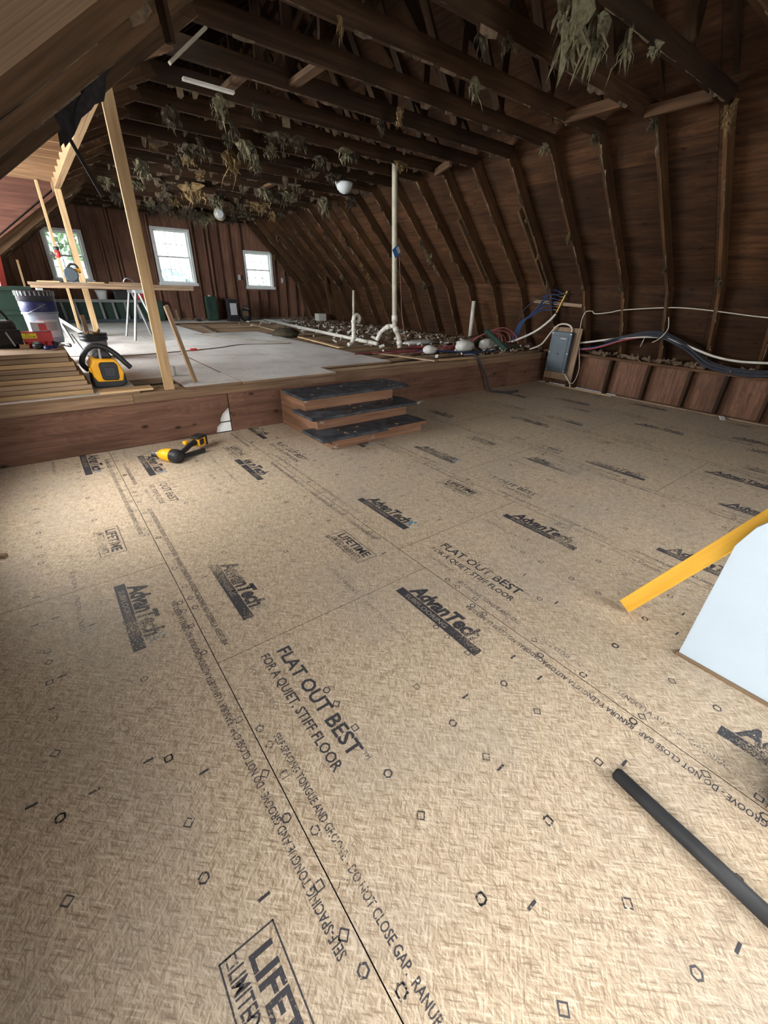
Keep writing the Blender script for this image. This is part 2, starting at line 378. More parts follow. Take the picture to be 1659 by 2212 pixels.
def life(X, Y, y0, y1, mb):
    if Y > y1+.01 or Y-.37 < y0-.01: return
    for a in ((X-.065, X-.061, Y-.37, Y), (X+.071, X+.075, Y-.37, Y), (X-.065, X+.075, Y-.004, Y), (X-.065, X+.075, Y-.37, Y-.366)): put_rect(mb, *a)
    put_text(mb, 'LIFETIME', X, Y-.03, .31, .056, offset=.03); put_text(mb, 'LIMITED WARRANTY', X-.052, Y-.03, .31, .038, offset=.012)
# brand rows per panel strip: (adv starts left row, adv starts right row, flat starts left row, lifetime starts right row)
PR = {0: ([], [(.01, 2.235), (.05, 4.60), (.01, -.2)], [], [(-.0, 2.985), (.0, .51)]),
      1: ([(.475, 2.15), (.48, 4.29), (.475, -.3)], [(1.222, 1.33), (1.19, 3.70)], [(.495, 1.34), (.48, 3.86)], [(1.21, 2.06), (1.23, 4.14)]),
      2: ([(1.675, 2.37), (1.66, 4.70), (1.68, -.03)], [(2.40, 1.545), (2.40, 3.9)], [(1.71, 1.545), (1.69, 3.98)], [(2.44, 2.28), (2.44, .2)]),
      3: ([(2.85, 3.06), (2.855, .67)], [(3.555, 2.22)], [(2.86, 2.235), (2.86, 4.4)], [(3.56, 2.98), (3.55, .5)]),
      4: ([(3.98, 1.80), (3.99, .67), (3.98, 4.2)], [(4.70, 3.25), (4.70, 1.0)], [(4.0, 2.7), (4.0, .0)], [(4.70, 2.3)]),
      5: ([(5.14, 3.06), (5.14, .9)], [(5.83, 2.16), (5.83, 4.4)], [(5.16, 2.30), (5.16, 4.0)], [(5.85, 3.2), (5.85, 1.0)]),
      6: ([(6.25, 3.58), (6.24, 1.22)], [(6.95, 2.77), (6.95, .4)], [(6.25, 2.78), (6.25, .6)], [(6.95, 3.6), (6.95, 1.6)])}
for i in range(7):
    x0, x1 = XS[i], XS[i+1]
    for y0, y1 in zip(YS[i], YS[i+1:] if False else YS[i][1:]):
        g = .0017
        fp = MB().box(x0+g, x1-g, y0+g*.75, y1-g*.75, -.026, 0).build('floor_panel', 'osb_floor', fl); fp.data.materials.append(MAT['panel_edge'])
        for pl_ in fp.data.polygons: pl_.material_index = 0 if pl_.normal.z > .5 else 1
        if y1 < -.6: continue
        mb, lt, bl, wn = MB(), MB(), MB(), MB()
        al, ar, fb, lf = PR[i]
        for X, Y in al+ar:
            if Y > y0 and Y-.53 < y1: adv(X, Y, y0, y1, mb, mb, lt, bl)
        for X, Y in fb:
            if Y > y0 and Y-.62 < y1: flat(X-.03, Y, y0, y1, mb)
        for X, Y in lf:
            if Y > y0 and Y-.37 < y1: life(X, Y, y0, y1, mb)
        # nailing marks: squares every .61, rings every .41, diamonds every .49, on three columns and both edges
        for cx in (.027, .307, .616, .921, x1-x0-.027):
            X = x0+cx
            for ph, pitch, n, rot in ((SQ[i], .6135, 4, math.pi/4), (SQ[i], .409, 6, .5), (SQ[i]+.248, .4925, 4, 0)):
                k = math.floor((y0-ph)/pitch)
                while ph+k*pitch < y1:
                    Y = ph+k*pitch; k += 1
                    if Y < y0+.02 or Y > y1-.02 or Y < -.8: continue
                    if rnd.random() < .12: continue
                    put_ring(mb if rnd.random() < .6 else wn, X+rnd.uniform(-.003, .003), Y, n, .0165 if n == 6 else .018, rot, .0055)
        # short dashes
        for k in range(int((y1-y0)*5)):
            X, Y = rnd.uniform(x0+.1, x1-.1), rnd.uniform(y0+.05, y1-.05); put_rect(mb, X-.016, X+.016, Y-.004, Y+.004)
        # edge wording, both edges, each read from its own edge; end-gap wording
        ln = 1.62
        put_text(wn if i > 1 else mb, EDGE, x0+.052, min(y1-.45, y0+2.2), min(ln, y1-y0-.5), .026, offset=.012)
        put_text(wn if i > 1 else mb, EDGE, x1-.040, y0+.43, min(ln, y1-y0-.5), .026, rev=True, offset=.012)
        for Y, d in ((y1-.04, 1), (y0+.40, 1)):
            for cx in (.74,):
                if y1-y0 > 1: put_text(wn, '< SPACE PANELS 1/8 INCH >', x0+cx, Y, .36, .022)
        if y1-y0 > 1: put_text(wn, 'EDGES UP  A2 1220 21 427 CY', x0+.10, y1-.10, .26, .018)
        for q, mt in ((mb, 'ink_black' if i < 3 else 'ink_worn'), (wn, 'ink_worn'), (bl, 'ink_blue'), (lt, 'ink_light')):
            if q.v: q.build('lettering', mt, fp)

# ------------------------------------------------------------------ raised floor: skirt, rim, joists, deck panels
ZP = .53; YF = 4.63
rf = MB().box(-2.6, 7.75, YF+.05, 14.0, -.1, .455).build('floor_raised', 'dirt'); tag(rf, 'raised wooden platform floor across the far half of the attic', None, None, 'structure')
# skirt boards; the first has a torn corner
sk = MB().prism([(-2.6, 0), (1.265, 0), (1.285, .07), (1.325, .10), (1.33, .15), (1.36, .20), (1.40, .235), (1.437, .262), (1.437, .425), (-2.6, .425)], 'y', YF, YF+.018).build('skirt_board', 'skirt_ply', rf)
for a, b_ in ((1.446, 3.86), (3.864, 6.28), (6.284, 7.8)): MB().box(a, b_, YF-.006, YF+.012, .0, .425, 0).build('skirt_board', 'skirt_ply', rf)
MB().box(1.2, 1.44, YF+.022, YF+.03, 0, .30).build('daylight_sheet', 'white_paint', rf)  # white sheet stands in for the daylight seen through the torn hole
MB().box(1.2, 1.44, YF+.019, YF+.0215, .10, .112).build('backing_seam', 'cable_grey', rf)
for a, b_ in ((-2.6, .55), (.553, 2.80), (2.803, 5.2), (5.203, 7.3)): MB().box(a, b_, YF-.02, YF+.022, .418, .513, 0).build('rim_board', 'rim_wood', rf)
jm = MB().box(-2.6, 7.6, -.02, .02, .40, .505, 0).build('joist', 'old_lumber', rf); jm.location = (0, 0, 0)
k = 0
Y = YF+.30
jm.location = (0, Y, 0)
# the first joist mesh is shared along the platform
for v in jm.data.vertices: v.co = v.co + WLOC[rf.name]
jm.location = Vector((0, Y, 0))-WLOC[rf.name]
while Y < 13.7:
    Y += .406; o = inst(jm, 'joist', rf); o.location = Vector((0, Y, 0))-WLOC[rf.name]
def deck(x0, x1, y0, y1):
    o = MB().box(x0+.002, x1-.002, y0+.002, y1-.002, .507, ZP).build('deck_panel', 'osb_deck', rf); o.data.materials.append(MAT['rim_wood'])
    for pl_ in o.data.polygons: pl_.material_index = 0 if pl_.normal.z > .5 else 1
    return o
for y0, y1 in ((4.58, 7.0), (7.0, 9.44), (9.44, 11.88), (11.88, 13.98)): deck(1.60 if y0 < 5 else 1.58, 2.79, y0 if y0 > 5 else 4.57, y1)
for x0, x1 in ((-2.5, -.86), (-.86, .36), (.36, 1.58)):
    for y0, y1 in ((5.22, 7.6), (7.6, 10.0), (10.0, 12.4), (12.4, 13.98)): deck(x0, x1, y0, y1)
deck(1.02, 1.598, 4.58, 5.216); deck(-2.5, .62, 4.60, 5.216)
deck(2.79, 3.97, 4.98, 7.42); deck(2.79, 3.97, 7.42, 9.95)
deck(2.79, 5.2, 12.9, 13.98); deck(5.2, 7.5, 12.2, 13.98)
MB().box(.62, 1.02, 4.66, 4.70, .49, .512).build('cleat', 'fresh_lumber', rf)

# ------------------------------------------------------------------ right knee wall
wr = MB().box(7.36, 7.372, -2.6, YF, 0, .53).build('wall_right', 'gap_black'); tag(wr, 'low plywood knee wall under the right-hand roof slope', None, None, 'structure')
ys = [4.60, 3.95, 3.39, 2.80, 2.24, 1.80, 1.30, .78, .2, -.4, -1.0, -1.6, -2.2]
for a, b_ in zip(ys[1:], ys[:-1]): MB().box(7.335, 7.352, a+.002, b_-.002, .01, .535, 2).build('plywood_panel', 'knee_ply', wr)
for y in ys[1:]: MB().box(7.215, 7.334, y-.045, y-.004, .0, .535, 2).build('stud', 'truss_wood', wr)
MB().box(7.19, 7.80, -2.6, 4.60, .537, .575, 1).build('top_plate', 'rafter_wood', wr)
MB().box(7.19, 7.30, -2.6, 3.15, .001, .018, 1).build('sole_strip', 'old_lumber', wr)
for a, b_ in ((3.72, 4.38), (3.17, 3.715)): MB().box(7.13, 7.165, a, b_, .001, .018, 1).build('base_strip', 'fresh_lumber', wr)

# ------------------------------------------------------------------ roof: outer sheathing panels, truss profile
RK = [(7.5, .575), (7.03, 1.50), (5.52, 3.0)]            # inner edge of the right-hand leg and rafter
LK = [(-.78, .575), (-.16, 1.80), (1.42, 3.03)]          # inner edge of the left-hand leg and rafter
RIDGE = (3.47, 4.75)
def offp(p, q, d):
    v = Vector((q[0]-p[0], q[1]-p[1])).normalized(); n = Vector((v.y, -v.x)); return (p[0]+n.x*d, p[1]+n.y*d), (q[0]+n.x*d, q[1]+n.y*d)
ce = MB().box(3.44, 3.50, -2.6, 14.1, 4.92, 5.0, 1).build('ceiling', 'truss_wood'); tag(ce, 'dark underside of the gambrel roof boarding', None, None, 'structure')
UL = []
def sheath(p, q, d, ylist, rows, mat='sheathing_ply'):
    """boarding outside the line p-q, offset d outward, split into sheets"""
    a, b_ = offp(p, q, d); A, B = Vector((a[0], a[1])), Vector((b_[0], b_[1])); n = Vector((B-A)).normalized(); nn = Vector((n.y, -n.x))
    for y0, y1 in ((ylist[0][0], ylist[-1][1]),) if max(b2-a2 for (_, a2), (b2, _) in zip(ylist, ylist[1:]+[(ylist[-1][1], 0)])) < .1 else [(y, z) for y, z in ylist]:
        c = (A+B)/2+nn*.020; MB().obox((c.x, (y0+y1)/2, c.y), ((n.x, 0, n.y), (0, 1, 0), (nn.x, 0, nn.y)), ((B-A).length/2+.02, (y1-y0)/2+.004, .006), 1).build('light_seal', 'gap_black', ce)  # outer skin added to stop light leaking through the sheet gaps
    for r in range(rows):
        s0, s1 = A+(B-A)*(r/rows), A+(B-A)*((r+1)/rows); s0, s1 = s0+n*.002, s1-n*.002
        for y0, y1 in ylist:
            c = (s0+s1)/2+nn*.006
            MB().obox((c.x, (y0+y1)/2, c.y), ((n.x, 0, n.y), (0, 1, 0), (nn.x, 0, nn.y)), ((s1-s0).length/2, (y1-y0)/2-.002, .006), 1).build('sheathing_panel', mat, ce)
def seq(a, b_, st=2.44):
    out = []; y = a
    while y < b_-.05: out.append((y, min(y+st, b_))); y += st
    return out
yr = seq(-2.6, 14.1)
def meet(l1, l2):
    (a, b_), (c, d) = l1, l2; r = (b_[0]-a[0], b_[1]-a[1]); q = (d[0]-c[0], d[1]-c[1])
    t_ = ((c[0]-a[0])*q[1]-(c[1]-a[1])*q[0])/(r[0]*q[1]-r[1]*q[0]); return (a[0]+r[0]*t_, a[1]+r[1]*t_)
LR = [offp(RK[0], RK[1], .155), offp(RK[1], RK[2], .155), offp((5.62, 3.14), RIDGE, .145), offp(RIDGE, (1.32, 3.17), .145), offp(LK[2], LK[1], .155), offp(LK[1], LK[0], .155)]
OUT = [(LR[0][0][0]+.12, LR[0][0][1]-.236)]+[meet(LR[i], LR[i+1]) for i in range(5)]+[(LR[5][1][0]-.3, LR[5][1][1]-.59)]
def over(p, q, e=.012):
    v = Vector((q[0]-p[0], q[1]-p[1])).normalized()*e; return (p[0]-v.x, p[1]-v.y), (q[0]+v.x, q[1]+v.y)
lefts = seq(-2.6, 4.35, 2.4)+seq(10.42, 14.1, 2.44)
for i, (rows, yl) in enumerate(((1, yr), (2, yr), (2, yr), (2, yr), (2, lefts), (1, lefts))): sheath(*over(OUT[i], OUT[i+1]), 0, yl, rows, 'left_ply_lit' if i > 3 else 'sheathing_ply')
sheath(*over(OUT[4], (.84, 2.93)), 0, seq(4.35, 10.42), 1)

# ------------------------------------------------------------------ left side: low wall with a window opening, dormer
wl = MB().box(-.99, -.97, -2.6, 2.78, 0, 1.0).build('wall_left', 'knee_ply'); tag(wl, 'low knee wall under the left roof slope', None, None, 'structure')
MB().box(-.99, -.97, 3.9, YF, 0, 1.0).build('plywood_panel', 'knee_ply', wl); MB().box(-.99, -.97, 2.78, 3.9, 0, .58).build('plywood_panel', 'knee_ply', wl)
MB().box(-.99, -.90, 2.70, 2.78, .0, 1.45).build('stud', 'rafter_wood', wl); MB().box(-.99, -.90, 3.9, 3.98, 0, 1.45).build('stud', 'rafter_wood', wl)
wd = MB().box(-2.62, -2.6, 4.4, 10.42, 0, 1.1).build('wall_dormer', 'gable_ply'); tag(wd, 'outer wall of the left-hand dormer', None, None, 'structure')
MB().box(-2.62, -2.6, 4.4, 5.4, 1.1, 3.0).build('plywood_panel', 'gable_ply', wd); MB().box(-2.62, -2.6, 9.8, 10.42, 1.1, 3.0).build('plywood_panel', 'gable_ply', wd)
MB().box(-2.62, -2.6, 5.4, 9.8, 2.42, 3.0).build('plywood_panel', 'gable_ply', wd)
for y in (4.38, 10.43):
    MB().prism([(-2.62, .26), (-.95, .26), (-.32, 1.86), (.86, 2.72), (.86, 3.05), (-2.62, 3.05)], 'y', y-.008, y+.008).build('cheek_panel', 'cheek_ply', wd)
cdm = MB().box(-2.6, .9, 4.4, 5.6, 2.985, 3.0, 1).build('ceiling_dormer', 'dormer_ply'); tag(cdm, 'warm brown boarded ceiling of the dormer', None, None, 'structure')
for y0, y1 in ((5.6, 6.8), (6.8, 8.0), (8.0, 9.2), (9.2, 10.42)): MB().box(-2.6, .9, y0+.003, y1, 2.985, 3.0, 0).build('ceiling_board', 'dormer_ply', cdm)
y = 5.0
while y < 10.42:
    MB().box(-2.6, .86, y-.019, y+.019, 2.845, 2.983, 0).build('ceiling_joist', 'joist_pine', cdm); y += .455
hb = MB().box(.84, .878, 4.55, 10.42, 2.76, 2.90, 1).build('header_beam', 'header_pine'); tag(hb, 'doubled pale lumber header carried by the posts along the dormer opening', 'beam')
MB().box(.882, .92, 4.55, 10.42, 2.76, 2.90, 1).build('header_ply', 'header_pine', hb)

# ------------------------------------------------------------------ gable walls and windows
YG = 14.06
WIN = [(.66, 1.46, 1.42, 2.53), (3.02, 3.98, 1.42, 2.75), (5.44, 6.32, 1.38, 2.37)]
wf = MB().box(-1.0, 7.95, YG+.03, YG+.05, .2, .5).build('wall_far', 'gable_ply'); tag(wf, 'far plywood gable wall with three sash windows', None, None, 'structure')
def prof(x):
    """height of the roof boarding over x"""
    pts = [(-1.1, .3), (-.3, 1.9), (1.30, 3.2), (3.47, 4.9), (5.65, 3.2), (7.2, 1.6), (7.95, .3)]
    for (a, za), (b_, zb) in zip(pts, pts[1:]):
        if a <= x <= b_: return za+(zb-za)*(x-a)/(b_-a)
    return .3
cuts = sorted(set([-1.0, -.2] + [w_[0] for w_ in WIN]+[w_[1] for w_ in WIN]+[2.2, 4.72, 6.9, 7.9]))
def gable(parent, Y, th, cutlist, wins, mat):
    for a, b_ in zip(cutlist, cutlist[1:]):
        w_ = [q for q in wins if q[0]-.001 <= a and b_ <= q[1]+.001]
        def strip(z0, z1f):
            pts = [(a, z0), (b_, z0), (b_, z1f(b_))]
            for xm in (5.65, 3.47, 1.3):
                if a < xm < b_: pts.append((xm, z1f(xm)))
            pts.append((a, z1f(a)))
            if min(z1f(a), z1f(b_)) > z0: MB().prism(pts, 'y', swap=True, a0=Y+(.003 if round(a*7) % 2 else 0), a1=Y+th).build('plywood_panel', mat, parent)
        if w_: strip(.26 if Y > 5 else 0, lambda x: w_[0][2]); strip(w_[0][3], prof)
        else: strip(.26 if Y > 5 else 0, prof)
gable(wf, YG, .018, cuts, WIN, 'gable_ply')
for x in (-.1, .25, .60, 1.52, 1.82, 2.08, 2.16, 2.55, 2.95, 4.05, 4.34, 4.46, 4.72, 5.05, 5.38, 6.38, 6.7, 7.05, 7.3):
    MB().box(x-.019, x+.019, YG-.09, YG-.001, .535, prof(x)-.22, 2).build('stud', 'gable_ply', wf)
for x0, x1, z0, z1 in WIN:
    MB().box(x0-.02, x1+.02, YG-.09, YG-.001, z0-.06, z0-.022, 0).build('sill_plate', 'gable_ply', wf)
    for x in ((x0*.65+x1*.35), (x0*.3+x1*.7)): MB().box(x-.019, x+.019, YG-.09, YG-.001, .535, z0-.062, 2).build('cripple_stud', 'gable_ply', wf)
MB().box(-.8, 7.4, YG-.09, YG-.001, .531, .57, 0).build('bottom_plate', 'old_lumber', wf)
def window(idx, x0, x1, z0, z1):
    w_ = thing('window_%d' % idx, ((x0+x1)/2, YG, z0), ('white sash window seen through the two thin posts', 'tallest white sash window, beside the tall near post', 'small white sash window nearest the rafters')[idx-1], None, None, 'structure')
    f = MB(); c = .055
    for a in ((x0-.01, x0+c, z0, z1), (x1-c, x1+.01, z0, z1), (x0+c, x1-c, z1-c, z1)): f.box(a[0], a[1], YG-.06, YG+.06, a[2], a[3])
    f.build('window_frame', 'white_paint', w_); MB().box(x0-.04, x1+.04, YG-.09, YG+.06, z0-.02, z0+.05).build('window_sill', 'white_paint', w_)
    zm = (z0+z1)/2
    for a, b_, yy in ((z0+.05, zm+.018, YG), (zm-.018, z1-c, YG+.028)):
        s_ = MB(); xa, xb = x0+c, x1-c; t_ = .038
        for q in ((xa, xa+t_, a, b_), (xb-t_, xb, a, b_), (xa+t_, xb-t_, a, a+t_), (xa+t_, xb-t_, b_-t_, b_)): s_.box(q[0], q[1], yy-.012, yy+.012, q[2], q[3])
        so = s_.build('sash', 'white_paint', w_)
        nx = 3; xi0, xi1, zi0, zi1 = xa+t_, xb-t_, a+t_, b_-t_
        for k in range(1, nx): xx = xi0+(xi1-xi0)*k/nx; MB().box(xx-.008, xx+.008, yy-.008, yy+.008, zi0, zi1).build('muntin', 'white_paint', so)
        MB().box(xi0, xi1, yy-.0075, yy+.0075, (zi0+zi1)/2-.008, (zi0+zi1)/2+.008).build('muntin', 'white_paint', so)
        for k in range(nx):
            for q in range(2):
                MB().box(xi0+(xi1-xi0)*k/nx, xi0+(xi1-xi0)*(k+1)/nx, yy-.002, yy+.002, zi0+(zi1-zi0)*q/2, zi0+(zi1-zi0)*(q+1)/2).build('pane', 'pane_glass', so)
for i, a in enumerate(WIN): window(i+1, *a)
wb = MB().box(-1.0, 7.95, -2.64, -2.6, 0, .05).build('wall_rear', 'gable_ply'); tag(wb, 'rear gable wall behind the viewer', None, None, 'structure')
gable(wb, -2.62, .018, [-1.0, 1.1, 3.7, 5.5, 7.9], [(1.1, 3.7, 1.1, 2.4)], 'gable_ply')
# roof window frames on the uncut left boarding; the rear one is added for light
for idx, (y0, y1, zc, hh) in ((4, (2.86, 3.86, 1.13, .42)), (5, (-1.85, .15, 1.19, .58))):
    nx_, nz_ = .892, -.4516; cx_ = -.47-.506*(zc-1.19)*-1; up_ = (.4516, 0, .892); rw = thing('window_%d' % idx, (cx_, (y0+y1)/2, zc-hh), 'unseen roof window frame on the left slope', None, None, 'structure')
    for off_, half, ya, yb in ((-hh, .03, y0-.06, y1+.06), (hh, .03, y0-.06, y1+.06), (0, hh, y0-.06, y0), (0, hh, y1, y1+.06)):
        MB().obox((-.47+.506*(zc-1.19)+up_[0]*off_, (ya+yb)/2, zc+up_[2]*off_), (up_, (0, 1, 0), (nx_, 0, nz_)), (half, (yb-ya)/2, .012)).build('window_frame', 'white_paint', rw)

# ------------------------------------------------------------------ roof trusses
def ragged(p0, p1, w_, side, n, mat='facing_paper', parent=None, drop=.05):
    """torn paper facing left along the edge of a member from p0 to p1 (x,z in the truss plane, y = sideways)"""
    mb = MB(); p0, p1 = Vector(p0), Vector(p1); d = p1-p0; y = p0.y
    nrm = Vector((d.z, 0, -d.x)).normalized()
    if nrm.z > 0: nrm = -nrm
    q = 0
    while q < n:
        st_ = rnd.uniform(.15, 1.6); q += st_
        if rnd.random() < .45: continue
        a = p0+d*min(1, (q-st_)/n); b_ = p0+d*min(1, q/n); e = (.12+.88*rnd.random()**3)*drop; s_ = rnd.uniform(-1, 1)*.02
        v0, v1 = a+Vector((0, -.022*side, 0)), b_+Vector((0, -.022*side, 0)); v2 = b_+nrm*e*rnd.uniform(.2, 1)+Vector((0, -.024*side+s_, 0)); v3 = a+nrm*e+Vector((0, -.024*side+s_*.5, 0)); md = (v2+v3)/2+nrm*rnd.uniform(0, .6)*e
        t_ = Vector((0, .004*side, 0))
        b0 = len(mb.v)
        for v in (v0, v1, v2, md, v3): mb.v.append(v)
        for v in (v0, v1, v2, md, v3): mb.v.append(v+t_)
        for f in ((0, 1, 2, 3, 4), (9, 8, 7, 6, 5), (4, 3, 8, 9), (3, 2, 7, 8), (2, 1, 6, 7), (0, 4, 9, 5)): mb.face(tuple(b0+k for k in f), [(0, 0)]*len(f))
    return mb
ORD = 'first second third fourth fifth sixth seventh eighth ninth tenth eleventh twelfth thirteenth fourteenth fifteenth sixteenth seventeenth eighteenth nineteenth twentieth twenty-first twenty-second'.split()
def member(p, q, depth, th=.038, out=1, mat='truss_wood'):
    """member whose inner edge is the line p-q, depth measured outward"""
    a, b_ = offp(p, q, depth/2*out); return MB().bar((a[0], 0, a[1]), (b_[0], 0, b_[1]), th, depth, up=(b_[1]-a[1], 0, a[0]-b_[0]))
PROTO = {}
def proto(key, mb, mat):
    o = mb.build('prototype', mat, None, base=(0, 0, 0)); PROTO[key] = o.data; bpy.data.objects.remove(o)
proto('chord', MB().bar((1.30, 0, 3.07), (5.62, 0, 3.07), .038, .14), 'truss_wood')
proto('rleg', member(RK[0], RK[1], .15), 'rafter_wood'); proto('rraf', member(RK[1], RK[2], .15), 'rafter_wood')
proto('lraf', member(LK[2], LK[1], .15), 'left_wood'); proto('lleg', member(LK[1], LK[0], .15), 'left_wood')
proto('lstub', member(LK[2], (.93, 2.80), .12), 'rafter_wood')
proto('topr', member((5.62, 3.14), RIDGE, .14), 'truss_wood'); proto('topl', member(RIDGE, (1.32, 3.17), .14), 'truss_wood')
proto('web_a', MB().bar((2.4, 0, 3.13), (2.4, 0, 3.95), .038, .09, up=(1, 0, 0)), 'truss_wood'); proto('web_b', MB().bar((4.55, 0, 3.13), (4.55, 0, 3.95), .038, .09, up=(1, 0, 0)), 'truss_wood')
proto('web_c', MB().bar((2.42, 0, 3.15), (3.44, 0, 4.62), .038, .09, up=(0, 1, 0)), 'truss_wood'); proto('web_d', MB().bar((4.53, 0, 3.15), (3.5, 0, 4.62), .038, .09, up=(0, 1, 0)), 'truss_wood')
PARTS = {'chord': 'bottom_chord', 'rleg': 'leg', 'rraf': 'rafter', 'lraf': 'rafter', 'lleg': 'leg', 'lstub': 'rafter_stub', 'topr': 'top_chord', 'topl': 'top_chord', 'web_a': 'web', 'web_b': 'web', 'web_c': 'web', 'web_d': 'web'}
TY = [2.16+.61*k for k in range(-1, 20)]
for idx, Y in enumerate(TY):
    n_ = len(TY)-1-idx
    tr_ = thing('roof_truss', (0, Y, 0), 'dark wooden roof truss, %s counting from the far gable wall' % ORD[n_], 'roof truss', 'roof trusses across the attic')
    cutl = 4.4 < Y < 10.42
    for key in ('chord', 'rleg', 'rraf', 'topr', 'topl', 'web_a', 'web_b', 'web_c', 'web_d')+(('lstub',) if cutl else ('lraf', 'lleg')):
        o = bpy.data.objects.new(PARTS[key], PROTO[key]); COL.objects.link(o); o.parent = tr_; WLOC[o.name] = WLOC[tr_.name]
    for a, b_, nn, dr in (((7.5, .6), RK[1], 9, .05), (RK[1], RK[2], 16, .06), ((1.5, 3.0), (5.45, 3.0), 34 if Y < 4.7 else 46, .045 if Y < 4.7 else .095), (LK[2], (.95, 2.81) if cutl else LK[1], 12, .03)):
        mb = ragged((a[0], Y, a[1]), (b_[0], Y, b_[1]), .05, 1, nn, drop=dr*(1.0 if Y < 9 else .8))
        if mb.v: mb.build('torn_facing', 'facing_paper', tr_)['kind'] = 'stuff'
# blocking boards between trusses and loose braces
def brace(name, p0, p1, w_, h_, mat, label, cat='board', up=(0, 0, 1), group=None): return tag(MB().bar(p0, p1, w_, h_, up).build(name, mat), label, cat, group)
brace('blocking_board', (5.25, 2.18, 3.02), (5.25, 2.75, 3.02), .04, .09, 'rafter_wood', 'short block nailed between the two nearest truss knuckles', up=(0, 0, 1))
brace('blocking_board', (4.85, 2.79, 3.03), (4.85, 3.36, 3.03), .04, .09, 'rafter_wood', 'short block between the third and fourth visible truss chords', up=(0, 0, 1))
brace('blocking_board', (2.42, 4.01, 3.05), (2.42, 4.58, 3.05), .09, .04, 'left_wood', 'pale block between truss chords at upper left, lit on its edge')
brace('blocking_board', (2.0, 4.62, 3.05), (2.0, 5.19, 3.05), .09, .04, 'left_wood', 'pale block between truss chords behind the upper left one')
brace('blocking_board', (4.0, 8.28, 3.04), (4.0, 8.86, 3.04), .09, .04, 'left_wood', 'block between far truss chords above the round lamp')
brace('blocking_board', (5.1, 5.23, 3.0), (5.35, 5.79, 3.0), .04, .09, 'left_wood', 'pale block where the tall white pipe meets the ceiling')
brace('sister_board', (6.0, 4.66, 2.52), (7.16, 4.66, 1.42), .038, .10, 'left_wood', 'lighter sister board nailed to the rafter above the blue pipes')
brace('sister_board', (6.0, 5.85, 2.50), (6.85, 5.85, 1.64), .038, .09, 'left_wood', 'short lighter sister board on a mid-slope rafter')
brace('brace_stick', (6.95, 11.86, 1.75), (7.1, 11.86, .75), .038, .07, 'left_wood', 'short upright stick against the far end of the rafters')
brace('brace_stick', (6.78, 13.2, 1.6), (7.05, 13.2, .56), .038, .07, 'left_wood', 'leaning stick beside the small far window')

# ------------------------------------------------------------------ posts and leaning boards
tag(MB().box(.842, .931, 4.61, 4.648, .514, 2.758, 2).build('support_post', 'fresh_lumber', bevel=.003), 'tall pale lumber post standing at the platform edge', 'post', 'pale posts under the header')
tag(MB().box(.835, .925, 9.96, 10.05, .532, 2.758, 2).build('support_post', 'fresh_lumber', bevel=.003), 'broad pale post at the far end of the header', 'post', 'pale posts under the header')
tag(MB().box(.60, .64, 9.96, 10.05, .532, 2.843, 2).build('support_post', 'fresh_lumber', bevel=.003), 'thin pale post beside the far broad one', 'post', 'pale posts under the header')
brace('leaning_strip', (1.17, 4.75, .535), (1.01, 4.66, 1.26), .02, .045, 'old_lumber', 'thin strip of wood leaning on the tall near post')
brace('loose_board', (.30, 4.70, .540), (.74, 4.69, .540), .17, .018, 'fresh_lumber', 'short plywood offcut lying at the foot of the near post')
tag(MB().lathe((1.06, 5.27, .531), [(.045, 0), (.048, .01), (.05, .09), (.046, .10), (.04, .092)], 16).build('paper_cup', 'foam_white', smooth=True), 'small white cup behind the foot of the near post', 'cup')

# ------------------------------------------------------------------ steps
st = thing('step_unit', (2.65, 4.0, 0), 'three plywood steps with worn black treads up to the platform', 'steps')
for x in (2.05, 3.232): MB().prism([(3.5, 0.001), (4.62, 0.001), (4.62, .393), (4.05, .393), (4.05, .243), (3.78, .243), (3.78, .103), (3.5, .103)], 'x', x, x+.018).build('side_panel', 'step_ply', st)
for y, z0, z1 in ((3.482, .001, .103), (3.762, .13, .243), (4.032, .27, .393)): MB().box(2.05, 3.25, y, y+.018, z0, z1, 0).build('riser', 'step_ply', st)
for x0, x1, y0, y1, z in ((1.91, 3.29, 3.42, 3.86, .13), (1.96, 3.385, 3.70, 4.16, .27), (2.0, 3.46, 3.97, 4.47, .42)):
    mb = MB(); e = .012; n_ = 14
    pts = [(x0, y1), (x0, y0)]+[(x0+(x1-x0)*k/n_, y0+rnd.uniform(-.004, .006)) for k in range(1, n_)]+[(x1, y0), (x1+rnd.uniform(-.02, .02), (y0+y1)/2), (x1-.05, y1-.02)]
    tr = MB().prism(list(reversed(pts)) if False else pts, 'z', z-.028, z).build('tread', 'tread_black', st, bevel=.006)
    for k in range(9):
        x, y = rnd.uniform(x0+.1, x1-.1), rnd.uniform(y0+.05, y1-.15); a = rnd.uniform(0, 3)
        MB().obox((x, y, z+.0025), ((math.cos(a), math.sin(a), 0), (-math.sin(a), math.cos(a), 0), (0, 0, 1)), (rnd.uniform(.006, .02), .004, .002)).build('wood_chip', 'old_lumber', tr)
MB().obox((3.0, 3.414, .118), ((1, .0, 0), (0, 1, 0), (0, 0, 1)), (.28, .006, .014)).build('worn_edge', 'step_ply', st)
for x, y, z in ((2.06, 3.47, .02), (3.27, 3.46, .10), (2.52, 3.47, .03), (2.08, 3.74, .2), (2.06, 4.02, .36), (3.36, 3.68, .255)):
    mb = MB()
    for k in range(9):
        d = Vector((rnd.uniform(-1, 1), rnd.uniform(-1, -.1), rnd.uniform(-.3, 1)))*.045; mb.tube([(x, y, z), Vector((x, y, z))+d*.6+Vector((0, 0, .008)), Vector((x, y, z))+d], .0012, 4, sub=3)
    mb.build('carpet_thread', 'foam_white', st)['kind'] = 'stuff'

